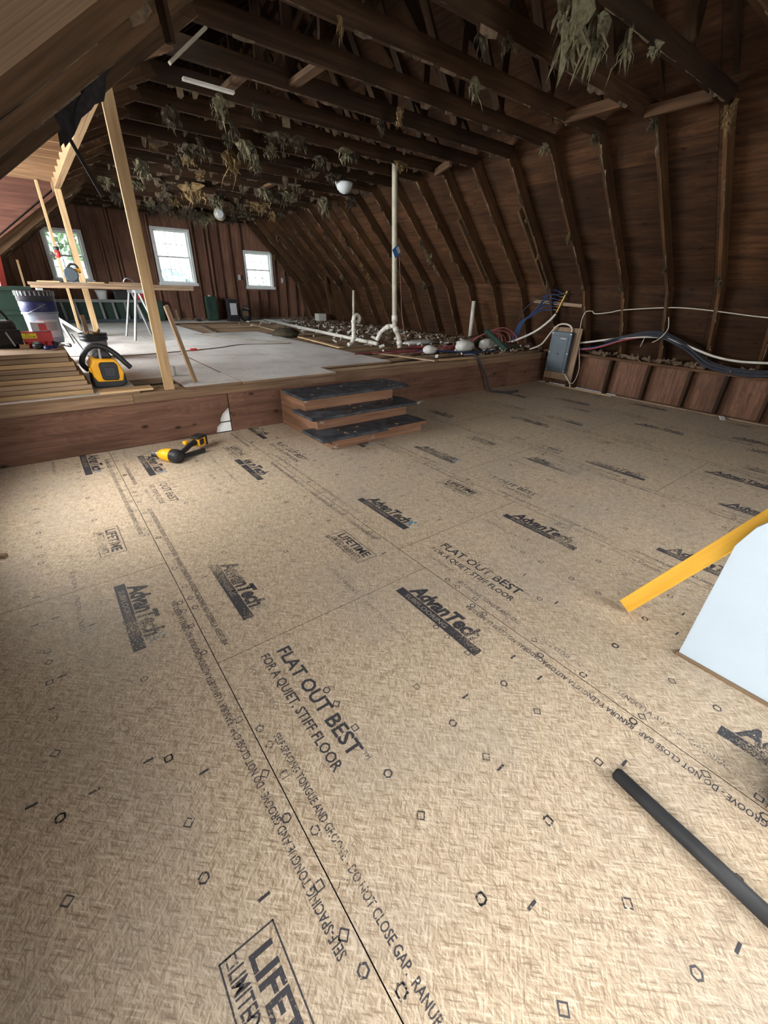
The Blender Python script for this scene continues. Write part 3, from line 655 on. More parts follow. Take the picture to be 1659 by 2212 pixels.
# ------------------------------------------------------------------ framing nailer on the floor
ng = thing('nail_gun', (.75, 4.02, 0), 'yellow and black cordless nail gun lying on the printed floor', 'nail gun')
A = Vector((.555, 4.16, .055)); B = Vector((.715, 3.93, .06)); d = (B-A).normalized(); sx = d.cross(Vector((0, 0, 1))).normalized(); uz = sx.cross(d); fr = (sx, uz, d); L = (B-A).length
MB().lathe(A, [(.030, .05), (.040, .07), (.052, .10), (.060, .14), (.062, .20), (.060, L-.075)], 16, ax=fr).build('barrel', 'yellow_plastic', ng, smooth=True, bevel=.004)
MB().lathe(A, [(.060, L-.078), (.064, L-.07), (.064, L-.02), (.055, L+.005), (.03, L+.012)], 16, ax=fr).build('end_cap', 'black_plastic', ng, smooth=True)
MB().lathe(A, [(.014, -.03), (.018, -.02), (.020, .03), (.028, .05)], 12, ax=fr).build('nose', 'steel', ng, smooth=True)
MB().obox(A+Vector((0, .0, -.01)), (d, sx, uz), (.035, .012, .02)).build('nose_tip', 'black_plastic', ng, bevel=.003)
MB().tube([(.735, 4.0, .06), (.80, 4.05, .075), (.86, 4.12, .085), (.92, 4.17, .09)], [.028, .026, .024, .024, .023, .023, .023, .023, .024, .024, .024, .024, .024, .024, .025, .026, .027, .028, .03], 12).build('grip', 'black_plastic', ng, smooth=True)
MB().bar((.70, 3.985, .03), (.98, 4.09, .025), .03, .038).build('magazine', 'black_plastic', ng, bevel=.005)
dv = Vector((.10, .08, 0)).normalized(); dn = Vector((-dv.y, dv.x, 0))
bt = MB().obox((.97, 4.21, .085), (dv, dn, (0, 0, 1)), (.055, .04, .045)).build('battery', 'yellow_plastic', ng, bevel=.01)
MB().obox((.965, 4.195, .135), (dv, dn, (0, 0, 1)), (.062, .05, .012)).build('battery_top', 'black_plastic', ng, bevel=.006)
MB().obox((.985, 4.167, .085), (dv, dn, (0, 0, 1)), (.030, .006, .026)).build('battery_label', 'black_plastic', bt, bevel=.004)
MB().obox((1.022, 4.245, .085), (dv, dn, (0, 0, 1)), (.010, .042, .05)).build('battery_end', 'black_plastic', bt, bevel=.004)
MB().obox((.83, 4.13, .115), (dv, dn, (0, 0, 1)), (.022, .018, .016)).build('trigger_guard', 'yellow_plastic', ng, bevel=.006)

# ------------------------------------------------------------------ near right: yellow board, white sheet, black pipe, crate
yb = MB().bar((2.045, .545, .022), (2.36, -.155, 1.33), .042, .068, up=(.3, .5, .8)).build('yellow_timber', 'yellow_board', bevel=.004); tag(yb, 'yellow painted timber leaning behind the white sheet', 'timber')
pd = Vector((.315, -.70, 1.308)).normalized()
wp = thing('white_sheet', (1.95, .0, 0), 'blue-white sheet with a cut corner standing on its edge', 'sheet')
def lean(y, z): return (1.935+z*.14, y, z)
mb = MB(); pts = [(.25, .012), (-.75, .012), (-.75, 1.15), (-.25, 1.10), (.175, .715), (.218, .655), (.25, .56)]
b0 = 0
for dx in (0, .022):
    for y, z in pts: v = lean(y, z); mb.v.append(Vector((v[0]+dx, v[1], v[2])))
n_ = len(pts); mb.face(tuple(range(n_)), pts); mb.face(tuple(range(2*n_-1, n_-1, -1)), list(reversed(pts)))
for i in range(n_): j = (i+1) % n_; mb.face((j, i, n_+i, n_+j), [(0, 0)]*4)
mb.build('panel', 'white_melamine', wp, bevel=.002)
MB().box(1.925, 1.965, -.75, .256, .001, .011).build('bottom_strip', 'old_lumber', wp)
bp_ = MB().tube([(1.1485, .158, .0235), (1.148, .15, .0235), (1.125, -.07, .0235), (1.102, -.285, .0235)], [.015, .022, .0232, .0232], 16, smooth=False).build('foam_tube', 'tube_black', smooth=True); tag(bp_, 'black tube lying on the floor at lower right', 'tube')
MB().tube([(1.102, -.286, .021), (1.092, -.39, .021)], .017, 14, smooth=False).build('end_sleeve', 'red_plastic', bp_)
cr = thing('wooden_crate', (1.56, -.33, 0), 'brown wooden crate cut by the picture edge below the white sheet', 'crate')
MB().box(1.444, 1.457, -.50, -.19, .001, .16).build('side_board', 'old_lumber', cr); MB().box(1.457, 1.68, -.20, -.19, .001, .12).build('front_board', 'gap_black', cr)
MB().box(1.457, 1.68, -.50, -.20, .001, .012).build('bottom_board', 'old_lumber', cr)
sc = MB().bar((-.60, 2.98, .012), (-.50, 2.93, .012), .03, .02).build('wood_scrap', 'old_lumber'); tag(sc, 'small wood scrap at the dim left floor edge', 'scrap')
pc = MB().obox((7.10, 1.62, .012), ((.8, .5, .3), (-.5, .8, .1), (0, 0, 1)), (.05, .035, .006)).build('paper_scrap', 'paper_scrap', bevel=.004); tag(pc, 'crumpled white scrap by the base of the knee wall', 'scrap')

# ------------------------------------------------------------------ stack of boards and what stands on it
NS = 9; nth = 'lowest second third fourth fifth sixth seventh eighth topmost'.split()
for i in range(NS):
    xe = .255-.013*i+rnd.uniform(-.02, .02); y0 = 4.705+.022*i+rnd.uniform(-.012, .012)
    o = MB().box(-2.2, xe, y0, y0+1.22, .532+.038*i, .532+.038*i+.036, 0).build('stacked_board', 'old_lumber' if i % 3 else 'fresh_lumber', bevel=.002)
    tag(o, 'wide board in the stack at the platform edge, %s of nine' % nth[i], 'board', 'boards stacked at the platform edge')
ZT = .532+.038*NS
def bucket(name, loc, h, r, bands, label, cat='bucket'):
    x, y, z = loc; t_ = thing(name, loc, label, cat)
    return t_
bk = thing('paint_bucket', (.07, 5.76, ZT), 'tall white bucket with blue upper band standing on the board stack', 'bucket')
c = (.07, 5.76, ZT)
MB().lathe(c, [(.128, .002), (.132, .03), (.142, .27), (.145, .30)], 28).build('body', 'bucket_clear', bk, smooth=True)
MB().lathe(c, [(.148, .29), (.150, .295), (.152, .375), (.149, .38)], 28, close=False).build('blue_band', 'blue_plastic', bk, smooth=True)
for z in (.265, .275, .30, .335): MB().lathe(c, [(.146, z), (.153, z+.002), (.153, z+.007), (.146, z+.01)], 28, close=False).build('rib', 'blue_plastic' if z > .29 else 'bucket_clear', bk)
MB().lathe(c, [(.148, .38), (.155, .385), (.156, .425), (.159, .43), (.160, .47), (.15, .475), (.14, .46), (.13, .455)], 28).build('lid', 'cable_grey', bk, smooth=True)
mb = MB()
for k in range(28):
    a = 2*math.pi*k/28; mb.obox((c[0]+.161*math.cos(a), c[1]+.161*math.sin(a), ZT+.45), ((math.cos(a), math.sin(a), 0), (-math.sin(a), math.cos(a), 0), (0, 0, 1)), (.002, .006, .02))
mb.build('lid_teeth', 'bucket_grey', bk)['kind'] = 'stuff'
def curved_label(c, r, a0, a1, z0, z1, name, mat, par):
    mb = MB(); n_ = 8
    for k in range(n_):
        for aa, bb in ((a0+(a1-a0)*k/n_, a0+(a1-a0)*(k+1)/n_),):
            q = [(c[0]+r*math.cos(u), c[1]+r*math.sin(u), z) for u, z in ((aa, z0), (bb, z0), (bb, z1), (aa, z1))]; p_ = [(c[0]+(r-.004)*math.cos(u), c[1]+(r-.004)*math.sin(u), z) for u, z in ((aa, z0), (bb, z0), (bb, z1), (aa, z1))]
            mb.raw(q+p_, [(0, 1, 2, 3), (4, 5, 1, 0), (3, 2, 6, 7)])
    return mb.build(name, mat, par)
curved_label(c, .1425, -2.0, -.6, ZT+.06, ZT+.22, 'label', 'label_white', bk); curved_label(c, .1435, -1.5, -.75, ZT+.12, ZT+.20, 'label_panel', 'bucket_grey', bk)
MB().tube([(c[0]-.12, c[1]-.09, ZT+.27), (c[0]-.06, c[1]-.16, ZT+.30), (c[0]+.0, c[1]-.17, ZT+.33), (c[0]+.06, c[1]-.155, ZT+.36)], .003, 6).build('handle', 'steel', bk)
tb = thing('tube_carton', (-.02, 5.42, ZT), 'red and yellow carton of adhesive tubes in front of the tall bucket', 'carton')
MB().box(-.13, .10, 5.40, 5.54, ZT, ZT+.13).build('carton_body', 'red_plastic', tb, bevel=.004)
MB().box(-.132, -.02, 5.396, 5.5, ZT+.075, ZT+.12).build('yellow_print', 'label_yellow', tb)
mb = MB()
def stand_text(mb, body, x, y, z, length, h):
    v, f = GC.setdefault(body, glyphs(body, offset=.01)); mb.raw([(x+q[0]*length, y, z+q[1]*h) for q in v], f)
stand_text(mb, 'PREMIUM', -.122, 5.394, ZT+.082, .09, .013); stand_text(mb, 'PL', -.10, 5.394, ZT+.102, .03, .014); mb.build('lettering', 'ink_black', tb)
mb = MB(); stand_text(mb, 'PL', -.06, 5.397, ZT+.022, .05, .03); mb.build('lettering', 'label_white', tb)
for k, x in enumerate((-.11, -.06, -.01, .04, .09)):
    MB().tube([(x, 5.398, ZT+.024), (x+.02, 5.34, ZT+.024)], .022, 10, smooth=False).build('adhesive_tube', ('red_plastic', 'label_white', 'red_plastic', 'red_plastic', 'black_plastic')[k], tb)
bx = MB().box(-.04, .075, 5.42, 5.53, ZT+.131, ZT+.21).build('screw_box', 'label_white', bevel=.003); tag(bx, 'small white and red box on top of the tube carton', 'box')
MB().box(.018, .078, 5.417, 5.533, ZT+.14, ZT+.20).build('red_print', 'red_plastic', bx)
bg_ = thing('tool_bag', (-.25, 5.45, ZT), 'black fabric tool bag at the left edge on the board stack', 'bag')
MB().box(-.42, -.15, 5.36, 5.62, ZT, ZT+.23).build('bag_body', 'dark_fabric', bg_, bevel=.05, seg=4)
MB().box(-.40, -.13, 5.33, 5.36, ZT+.03, ZT+.16).build('pocket', 'dark_fabric', bg_, bevel=.012)
MB().tube([(-.38, 5.5, ZT+.22), (-.34, 5.48, ZT+.31), (-.24, 5.47, ZT+.32), (-.19, 5.5, ZT+.22)], .012, 8).build('carry_handle', 'dark_fabric', bg_, smooth=True)
MB().bar((-.20, 5.325, ZT+.02), (-.235, 5.325, ZT+.14), .006, .012).build('zip_trim', 'bucket_grey', bg_)
bl_ = MB().box(-.17, -.10, 5.28, 5.33, ZT, ZT+.035).build('wood_block', 'fresh_lumber', bevel=.002); tag(bl_, 'pale wood block in front of the tool bag', 'block')
tm = MB().lathe((-.03, 5.24, ZT), [(.04, 0), (.046, .008), (.046, .035), (.04, .045)], 18).build('tape_measure', 'black_plastic', smooth=True); tag(tm, 'black and teal tape measure on the stacked boards', 'tape measure')
MB().lathe((-.03, 5.24, ZT+.043), [(.02, 0), (.024, .002), (.02, .005)], 14).build('centre_disc', 'teal_plastic', tm)
hm = thing('hammer', (.1, 5.2, ZT), 'hammer with dark blue grip on the front of the stacked boards', 'hammer')
MB().tube([(.015, 5.08, ZT+.02), (.06, 5.13, ZT+.02), (.105, 5.18, ZT+.02)], [.017, .018, .019, .019, .018, .017, .015, .014, .016, .017, .016, .014, .012], 10).build('grip', 'blue_plastic', hm, smooth=True)
MB().tube([(.10, 5.175, ZT+.02), (.17, 5.25, ZT+.02)], .008, 8, smooth=False).build('shaft', 'steel', hm)
MB().tube([(.135, 5.28, ZT+.02), (.175, 5.25, ZT+.02), (.215, 5.215, ZT+.02)], [.014, .014, .014, .013, .012, .010, .010, .012, .014, .016, .016, .016, .016], 10).build('head', 'steel', hm, smooth=True)
gb = thing('storage_tote', (-.22, 6.8, ZP), 'dark green storage tote behind the tall bucket', 'tote')
for f in ((-.44, .045, 6.55, 6.57), (-.44, .045, 7.08, 7.10)): MB().prism([(f[0]+.05, ZP+.002), (f[1]-.05, ZP+.002), (f[1], ZP+.80), (f[0], ZP+.80)], 'y', f[2], f[3]).build('tote_side', 'green_plastic', gb, bevel=.004)
for x in (-.44, .03): MB().bar((x+(.05 if x < 0 else -.05), 6.825, ZP+.002), (x, 6.825, ZP+.80), .51, .015, up=(1, 0, 0)).build('tote_end', 'green_plastic', gb)
MB().box(-.39, -.01, 6.57, 7.08, ZP+.002, ZP+.02).build('tote_bottom', 'green_plastic', gb)
rim = MB()
for q in ((-.47, .07, 6.53, 6.575), (-.47, .07, 7.075, 7.12), (-.47, -.425, 6.575, 7.075), (.025, .07, 6.575, 7.075)): rim.box(q[0], q[1], q[2], q[3], ZP+.80, ZP+.84)
rim.build('tote_rim', 'green_plastic', gb)
MB().box(-.46, .06, 6.535, 6.549, ZP+.56, ZP+.60).build('tote_rib', 'green_plastic', gb, bevel=.006)
# contents standing in the tote: red level and pale offcut
rd = MB().bar((-.21, 6.7, ZP+.45), (-.10, 6.74, ZP+1.42), .03, .06).build('red_level', 'red_paint', bevel=.006); tag(rd, 'red panel standing in the green tote at the left edge', 'panel')
rp = MB().bar((-.33, 6.78, ZP+.45), (-.16, 6.8, ZP+1.40), .02, .2, up=(1, 0, 0)).build('red_sheet', 'red_paint', bevel=.006); tag(rp, 'broad red sheet leaning in the green tote', 'sheet')
of = MB().bar((.005, 6.7, ZP+.40), (.03, 6.7, ZP+1.10), .045, .02).build('wood_offcut', 'fresh_lumber'); tag(of, 'pale offcut sticking up out of the green tote', 'offcut')

# ------------------------------------------------------------------ portable vacuum
vc = thing('shop_vacuum', (.42, 5.08, ZP), 'yellow and black portable vacuum with black hose beside the board stack', 'vacuum')
MB().prism([(.285, .545), (.345, .531), (.53, .531), (.575, .56), (.57, .665), (.30, .67)], 'y', 4.90, 5.20).build('base', 'black_plastic', vc, bevel=.018, seg=3)
MB().prism([(.305, .64), (.33, .59), (.545, .585), (.565, .66), (.545, .74), (.515, .79), (.335, .80), (.30, .74)], 'y', 4.888, 5.17).build('body', 'yellow_plastic', vc, bevel=.018, seg=3)
MB().prism([(.372, .62), (.39, .605), (.50, .60), (.515, .62), (.52, .74), (.50, .765), (.385, .77), (.368, .75)], 'y', 4.874, 4.90).build('front_panel', 'black_plastic', vc, bevel=.008)
MB().prism([(.40, .64), (.49, .635), (.495, .72), (.40, .725)], 'y', 4.868, 4.88).build('latch_plate', 'cable_grey', vc, bevel=.006)
MB().prism([(.35, .795), (.51, .79), (.485, .845), (.44, .87), (.385, .86)], 'y', 4.95, 5.14).build('motor_head', 'black_plastic', vc, bevel=.02, seg=3)
MB().bar((.405, 4.93, .79), (.415, 4.97, .88), .02, .02).build('handle', 'bucket_grey', vc, bevel=.005)
MB().tube([(.29, 5.1, .68), (.255, 5.06, .75), (.30, 5.02, .85), (.38, 4.99, .905), (.47, 4.97, .885), (.545, 4.95, .82), (.60, 4.93, .745), (.635, 4.93, .70)], .024, 12).build('hose', 'black_plastic', vc, smooth=True)
MB().lathe((.315, 4.95, .70), [(.03, 0), (.03, .03), (.02, .036)], 14, ax=(Vector((0, 0, 1)), Vector((1, 0, 0)), Vector((0, -1, 0)))).build('hose_port', 'yellow_plastic', vc)

# grey pail with scraps
pl = thing('rubbish_pail', (.57, 7.12, ZP), 'grey pail with black rim full of scraps behind the vacuum', 'pail')
c = (.57, 7.12, ZP)
MB().lathe(c, [(.128, .002), (.145, .22)], 24).build('body', 'bucket_grey', pl, smooth=True)
MB().lathe(c, [(.146, .215), (.162, .22), (.162, .255), (.157, .26), (.165, .265), (.165, .305), (.15, .305), (.145, .28)], 24, close=False).build('rim', 'black_plastic', pl, smooth=True)
mb = MB()
for k in range(40):
    a, r_ = rnd.uniform(0, 6.3), rnd.uniform(0, .12); v = Vector((rnd.uniform(-1, 1), rnd.uniform(-1, 1), rnd.uniform(-.3, .9))).normalized()
    mb.obox((c[0]+r_*math.cos(a), c[1]+r_*math.sin(a), ZP+.285+rnd.uniform(-.02, .04)), (v, v.orthogonal().normalized(), v.cross(v.orthogonal()).normalized()), (rnd.uniform(.015, .045), rnd.uniform(.008, .02), .004))
mb.build('scraps', 'old_lumber', pl)['kind'] = 'stuff'
tag(MB().bar((.52, 7.16, ZP+.05), (.515, 7.17, ZP+.52), .05, .02, up=(0, 1, 0)).build('scrap_stick', 'old_lumber'), 'short stick standing upright in the rubbish pail', 'stick')

# ------------------------------------------------------------------ work bench on a sawhorse, with saw
wbn = tag(MB().box(.08, 2.56, 9.25, 9.5, 1.375, 1.415, 0).build('bench_plank', 'old_lumber', bevel=.003), 'long plank table under the windows carrying the circular saw', 'plank')
MB().box(.10, 2.55, 9.255, 9.49, 1.332, 1.373, 0).build('under_plank', 'old_lumber', wbn)
for nm, xx, lb in (('sawhorse', 1.55, 'grey sawhorse under the plank right of the tall near post'), ('sawhorse', .2, 'dark sawhorse under the plank at its far left')):
    sh = thing(nm, (xx, 9.4, ZP), lb, 'sawhorse', 'sawhorses under the plank')
    MB().box(xx-.04, xx+.04, 9.0, 9.8, 1.28, 1.33).build('top_bar', 'aluminium', sh, bevel=.004)
    for sx_ in (-1, 1):
        for yy in (9.08, 9.72): MB().bar((xx+.02*sx_, yy, 1.29), (xx+.22*sx_, yy+(.12 if yy > 9.4 else -.12), ZP+.004), .04, .025).build('leg', 'aluminium', sh)
cs = thing('circular_saw', (.71, 9.36, 1.416), 'circular saw resting on the plank in front of the left window', 'saw')
MB().box(.56, .86, 9.28, 9.44, 1.416, 1.424).build('shoe', 'steel', cs, bevel=.002)
MB().lathe((.68, 9.33, 1.53), [(.10, 0), (.105, .01), (.105, .04), (.09, .05)], 20, ax=(Vector((1, 0, 0)), Vector((0, 0, 1)), Vector((0, -1, 0)))).build('blade_guard', 'panel_trim', cs)
MB().lathe((.72, 9.34, 1.55), [(.055, 0), (.055, .10), (.045, .12)], 16, ax=(Vector((1, 0, 0)), Vector((0, 0, 1)), Vector((0, 1, 0)))).build('motor', 'black_plastic', cs, smooth=True)
MB().tube([(.66, 9.38, 1.62), (.72, 9.38, 1.68), (.79, 9.38, 1.66), (.82, 9.38, 1.56)], .018, 10).build('handle', 'black_plastic', cs, smooth=True)
MB().box(.74, .83, 9.34, 9.42, 1.57, 1.62).build('battery', 'yellow_plastic', cs, bevel=.008)
rl = MB().lathe((.62, 9.91, 1.83), [(.03, -.05), (.042, 0), (.04, .05), (.02, .06)], 12).build('work_lamp', 'red_plastic', smooth=True); tag(rl, 'small red lamp clipped to the thin far post', 'lamp')
MB().lathe((.62, 9.91, 1.89), [(.04, 0), (.042, .04), (.03, .05)], 12).build('lamp_head', 'black_plastic', rl)
MB().tube([(.62, 9.94, 1.77), (.68, 9.8, 1.62), (.74, 9.5, 1.5)], .004, 6).build('lamp_cord', 'cord_brown', rl)
for x0, x1, y, z, mt, lb in ((.2, .5, 9.3, 1.423, 'fresh_lumber', 'pale strip lying on the left of the plank table'), (.88, 1.12, 9.3, 1.423, 'fresh_lumber', 'pale offcut beside the circular saw'), (1.2, 1.75, 9.36, 1.43, 'old_lumber', 'brown offcut lying right of the circular saw')):
    tag(MB().box(x0, x1, y-.04, y+.04, 1.416, z+.01).build('plank_offcut', mt, bevel=.002), lb, 'offcut')
cl = MB().tube([(1.42, 9.35, 1.447), (1.46, 9.33, 1.50), (1.54, 9.34, 1.49), (1.58, 9.36, 1.446)], .012, 8).build('clamp', 'steel', smooth=True); tag(cl, 'shiny clamp on the brown offcut on the plank', 'clamp')
tag(MB().bar((-.1, 9.0, 1.25), (.75, 8.6, ZP+.02), .03, .05).build('folding_leg', 'aluminium'), 'grey folded metal leg slanting down behind the tall bucket', 'leg')

# ------------------------------------------------------------------ ladder lying on its side under the windows, things on it
ld = thing('step_ladder', (1.6, 13.5, ZP), 'pale ladder lying on its side along the far gable wall', 'ladder')
MB().box(.5, 2.62, 13.55, 13.60, .985, 1.05).build('upper_rail', 'aluminium', ld, bevel=.003); MB().box(.5, 2.62, 13.55, 13.60, .535, .60).build('lower_rail', 'panel_trim', ld, bevel=.003)
for k in range(8): x = .62+.27*k; MB().bar((x, 13.575, .99), (x+.03, 13.575, .595), .03, .05, up=(1, 0, 0)).build('rung', 'aluminium', ld)
tg = MB().box(.45, 2.9, 13.70, 13.93, ZP+.002, 1.02).build('dark_chest', 'green_plastic', bevel=.01); tag(tg, 'long dark chest behind the ladder', 'chest')
wbk = MB().lathe((1.52, 13.6, 1.052), [(.10, 0), (.125, .17), (.13, .18)], 18).build('white_tub', 'white_paint', smooth=True); tag(wbk, 'white tub on top of the lying ladder', 'tub')
MB().lathe((1.52, 13.6, 1.225), [(.132, 0), (.137, .005), (.132, .03)], 18).build('tub_lid', 'foam_white', wbk)
tag(MB().box(1.78, 2.15, 13.5, 13.65, 1.052, 1.26).build('black_case', 'black_plastic', bevel=.02), 'black case on the ladder beside the white tub', 'case')
rb = MB().box(2.25, 2.48, 13.5, 13.65, 1.052, 1.24).build('red_bag', 'red_plastic', bevel=.03, seg=3); tag(rb, 'red and white bag at the right end of the ladder', 'bag')
MB().box(2.25, 2.47, 13.49, 13.64, 1.19, 1.30).build('bag_top', 'white_paint', rb, bevel=.03)
c1 = thing('tool_case', (4.15, 13.55, ZP), 'tall dark green upright case by the gable wall', 'case')
MB().box(3.99, 4.30, 13.48, 13.62, ZP+.002, 1.15).build('case_body', 'green_plastic', c1, bevel=.03, seg=3); MB().box(4.1, 4.16, 13.52, 13.58, 1.145, 1.19).build('case_knob', 'foam_white', c1, bevel=.008)
MB().box(4.06, 4.09, 13.47, 13.479, .62, 1.05).build('case_ridge', 'cable_grey', c1)
c2 = thing('tower_heater', (4.58, 13.1, ZP), 'black tower case with white front panel by the gable wall', 'heater')
MB().box(4.45, 4.72, 13.02, 13.2, ZP+.002, 1.08).build('body', 'black_plastic', c2, bevel=.01); MB().box(4.50, 4.68, 13.005, 13.019, .70, 1.0).build('front_panel', 'label_white', c2)
MB().box(4.43, 4.75, 13.0, 13.22, ZP+.002, .62).build('base', 'black_plastic', c2, bevel=.01); MB().box(4.43, 4.74, 13.0, 13.22, 1.08, 1.10).build('top', 'cable_grey', c2, bevel=.005)
c3 = thing('radio_box', (5.0, 13.2, ZP), 'round yellow and black job radio beside the black tower', 'radio')
MB().lathe((5.0, 13.2, .70), [(.10, -.17), (.155, -.13), (.165, 0), (.15, .10), (.09, .16)], 14).build('body', 'black_plastic', c3, smooth=True)
MB().box(4.87, 5.03, 13.02, 13.08, .66, .80).build('front', 'insulation_tan', c3, bevel=.02); MB().tube([(4.88, 13.15, .80), (4.92, 13.12, .92), (5.06, 13.12, .92), (5.12, 13.16, .80)], .015, 8).build('handle', 'black_plastic', c3, smooth=True)
tag(MB().box(3.62, 3.75, 13.3, 13.4, ZP+.001, .60).build('small_tool', 'black_plastic', bevel=.015), 'small dark tool on the far deck below the tall window', 'tool')
tag(MB().bar((3.25, 13.75, ZP+.002), (3.22, 13.78, .80), .05, .03, up=(0, 1, 0)).build('upright_stick', 'old_lumber'), 'short stick standing at the foot of the gable wall', 'stick')
for x, z, lb in ((5.22, 1.66, 'white switch plate left of the small far window'), (6.60, 1.62, 'white switch plate right of the small far window')):
    sp = MB().box(x-.04, x+.04, YG-.105, YG-.092, z-.07, z+.07).build('switch_plate', 'label_white', bevel=.003); tag(sp, lb, 'switch')
    MB().box(x-.012, x+.012, YG-.112, YG-.104, z-.03, z+.03).build('rocker', 'white_paint', sp)

# ------------------------------------------------------------------ ceiling lamp and loose cans
gl_ = thing('globe_lamp', (4.57, 7.1, 2.80), 'white glass bowl lamp hanging under the dark trusses', 'lamp')
MB().lathe((4.57, 7.1, 2.80), [(.02, 0), (.07, .02), (.11, .06), (.14, .13), (.145, .15)], 24).build('bowl', 'globe_glass', gl_, smooth=True)
MB().lathe((4.57, 7.1, 2.95), [(.15, 0), (.13, .02), (.06, .05)], 20).build('base_plate', 'black_plastic', gl_, smooth=True)
cn = MB().lathe((3.98, 11.4, 2.86), [(.10, 0), (.13, .01), (.13, .05)], 20, ax=(Vector((1, 0, 0)), Vector((0, 0, 1)), Vector((0, -1, 0)))).build('dangling_can_light', 'pvc_dull', smooth=True); tag(cn, 'dangling round can light among the far insulation', 'lamp')
MB().lathe((3.98, 11.35, 2.86), [(.085, 0), (.07, .012)], 20, ax=(Vector((1, 0, 0)), Vector((0, 0, 1)), Vector((0, -1, 0)))).build('lens', 'globe_glass', cn)
MB().tube([(3.98, 11.42, 2.98), (3.99, 11.45, 3.1), (4.0, 11.45, 3.2)], .008, 6).build('wire', 'cable_black', cn)

# ------------------------------------------------------------------ plumbing on the open joists
vp_ = thing('vent_pipe', (5.1, 6.3, ZP), 'tall cream vent pipe rising from the joists into the ceiling', 'pipe')
MB().tube([(4.965, 6.3, 3.25), (5.02, 6.3, 2.0), (5.07, 6.3, 1.0), (5.085, 6.29, .84), (5.125, 6.23, .70), (5.135, 6.21, .52)], .043, 16, sub=5).build('riser', 'pvc_dull', vp_, smooth=True)
for p, q in (((5.066, 6.3, 1.05), (5.072, 6.3, .95)), ((5.08, 6.29, .86), (5.10, 6.265, .78)), ((5.128, 6.22, .64), (5.133, 6.21, .57))): MB().tube([p, q], .052, 16, smooth=False).build('coupling', 'pvc', vp_, smooth=True)
MB().tube([(5.08, 6.30, .87), (5.02, 6.42, .86), (4.94, 6.52, .76), (4.885, 6.57, .62)], .036, 14).build('branch_elbow', 'pvc', vp_, smooth=True)
MB().tube([(5.04, 6.38, .87), (5.0, 6.45, .84)], .046, 14, smooth=False).build('coupling', 'pvc', vp_, smooth=True)
dr = thing('drain_pipe', (5.1, 9.5, .56), 'long white drain pipe running back along the open joists', 'pipe')
MB().tube([(4.88, 6.55, .565), (5.38, 12.78, .575)], .034, 14, smooth=False).build('run', 'pvc', dr, smooth=True)
for y in (6.75, 7.1, 7.35, 9.1): x = 4.88+(y-6.55)*.0803; MB().tube([(x, y, .565), (x+.008, y+.10, .566)], .041, 14, smooth=False).build('coupling', 'pvc', dr, smooth=True)
tp = thing('sink_drain', (4.6, 6.9, ZP), 'short white drain riser with a curled trap on the joists', 'pipe')
MB().tube([(4.47, 6.88, .535), (4.55, 6.9, .56), (4.595, 6.9, .65), (4.597, 6.9, .80), (4.60, 6.9, .93), (4.62, 6.9, 1.01), (4.68, 6.9, 1.03), (4.725, 6.9, .98), (4.71, 6.9, .92), (4.67, 6.9, .92)], .036, 14, sub=5).build('trap', 'pvc', tp, smooth=True)
for z in (.62, .76, .90): MB().tube([(4.597, 6.9, z), (4.598, 6.9, z+.045)], .043, 14, smooth=False).build('coupling', 'pvc', tp, smooth=True)
MB().tube([(4.60, 6.9, 1.02), (4.605, 6.9, 1.42)], .022, 12, smooth=False).build('upper_pipe', 'pvc_dull', tp, smooth=True)
sp_ = MB().tube([(7.0, 6.22, .54), (7.02, 6.24, 1.29)], .038, 14, smooth=False).build('stub_pipe', 'pvc', smooth=True); tag(sp_, 'leaning white pipe stub among the debris by the rafters', 'pipe')
tgk = MB().obox((5.02, 6.248, 2.0), ((.86, .1, .5), (-.1, 1, 0), (-.5, 0, .86)), (.075, .004, .065)).build('hang_tag', 'tag_blue'); tag(tgk, 'blue and white card taped to the tall vent pipe', 'card')
MB().obox((5.052, 6.242, 2.02), ((.86, .1, .5), (-.1, 1, 0), (-.5, 0, .86)), (.03, .003, .045)).build('white_print', 'label_white', tgk)
tag(MB().tube([(5.07, 6.24, 1.93), (5.13, 6.24, 1.5), (5.16, 6.2, 1.0), (5.2, 6.1, .56)], .004, 6).build('thin_wire', 'pex_pink'), 'thin pale red wire dropping beside the tall vent pipe', 'wire')

# planks lying over the joists
for p0, p1, w_, lb in (((4.73, 12.1, .516), (4.20, 6.7, .516), .09, 'long pale plank lying across the open joists beside the deck'), ((4.36, 5.95, .518), (4.68, 4.76, .518), .14, 'plank lying on the joists at the platform edge'),
                       ((4.72, 4.78, .518), (5.55, 4.72, .518), .09, 'short pale board along the platform edge by the white foam'), ((6.1, 6.9, .518), (6.9, 6.4, .518), .12, 'brown board among the debris below the rafters'),
                       ((3.35, 12.2, .516), (3.1, 10.2, .516), .08, 'thin strip over the joists behind the deck')):
    tag(MB().bar(p0, p1, w_, .02).build('loose_plank', 'old_lumber' if w_ != .09 else 'fresh_lumber'), lb, 'plank')

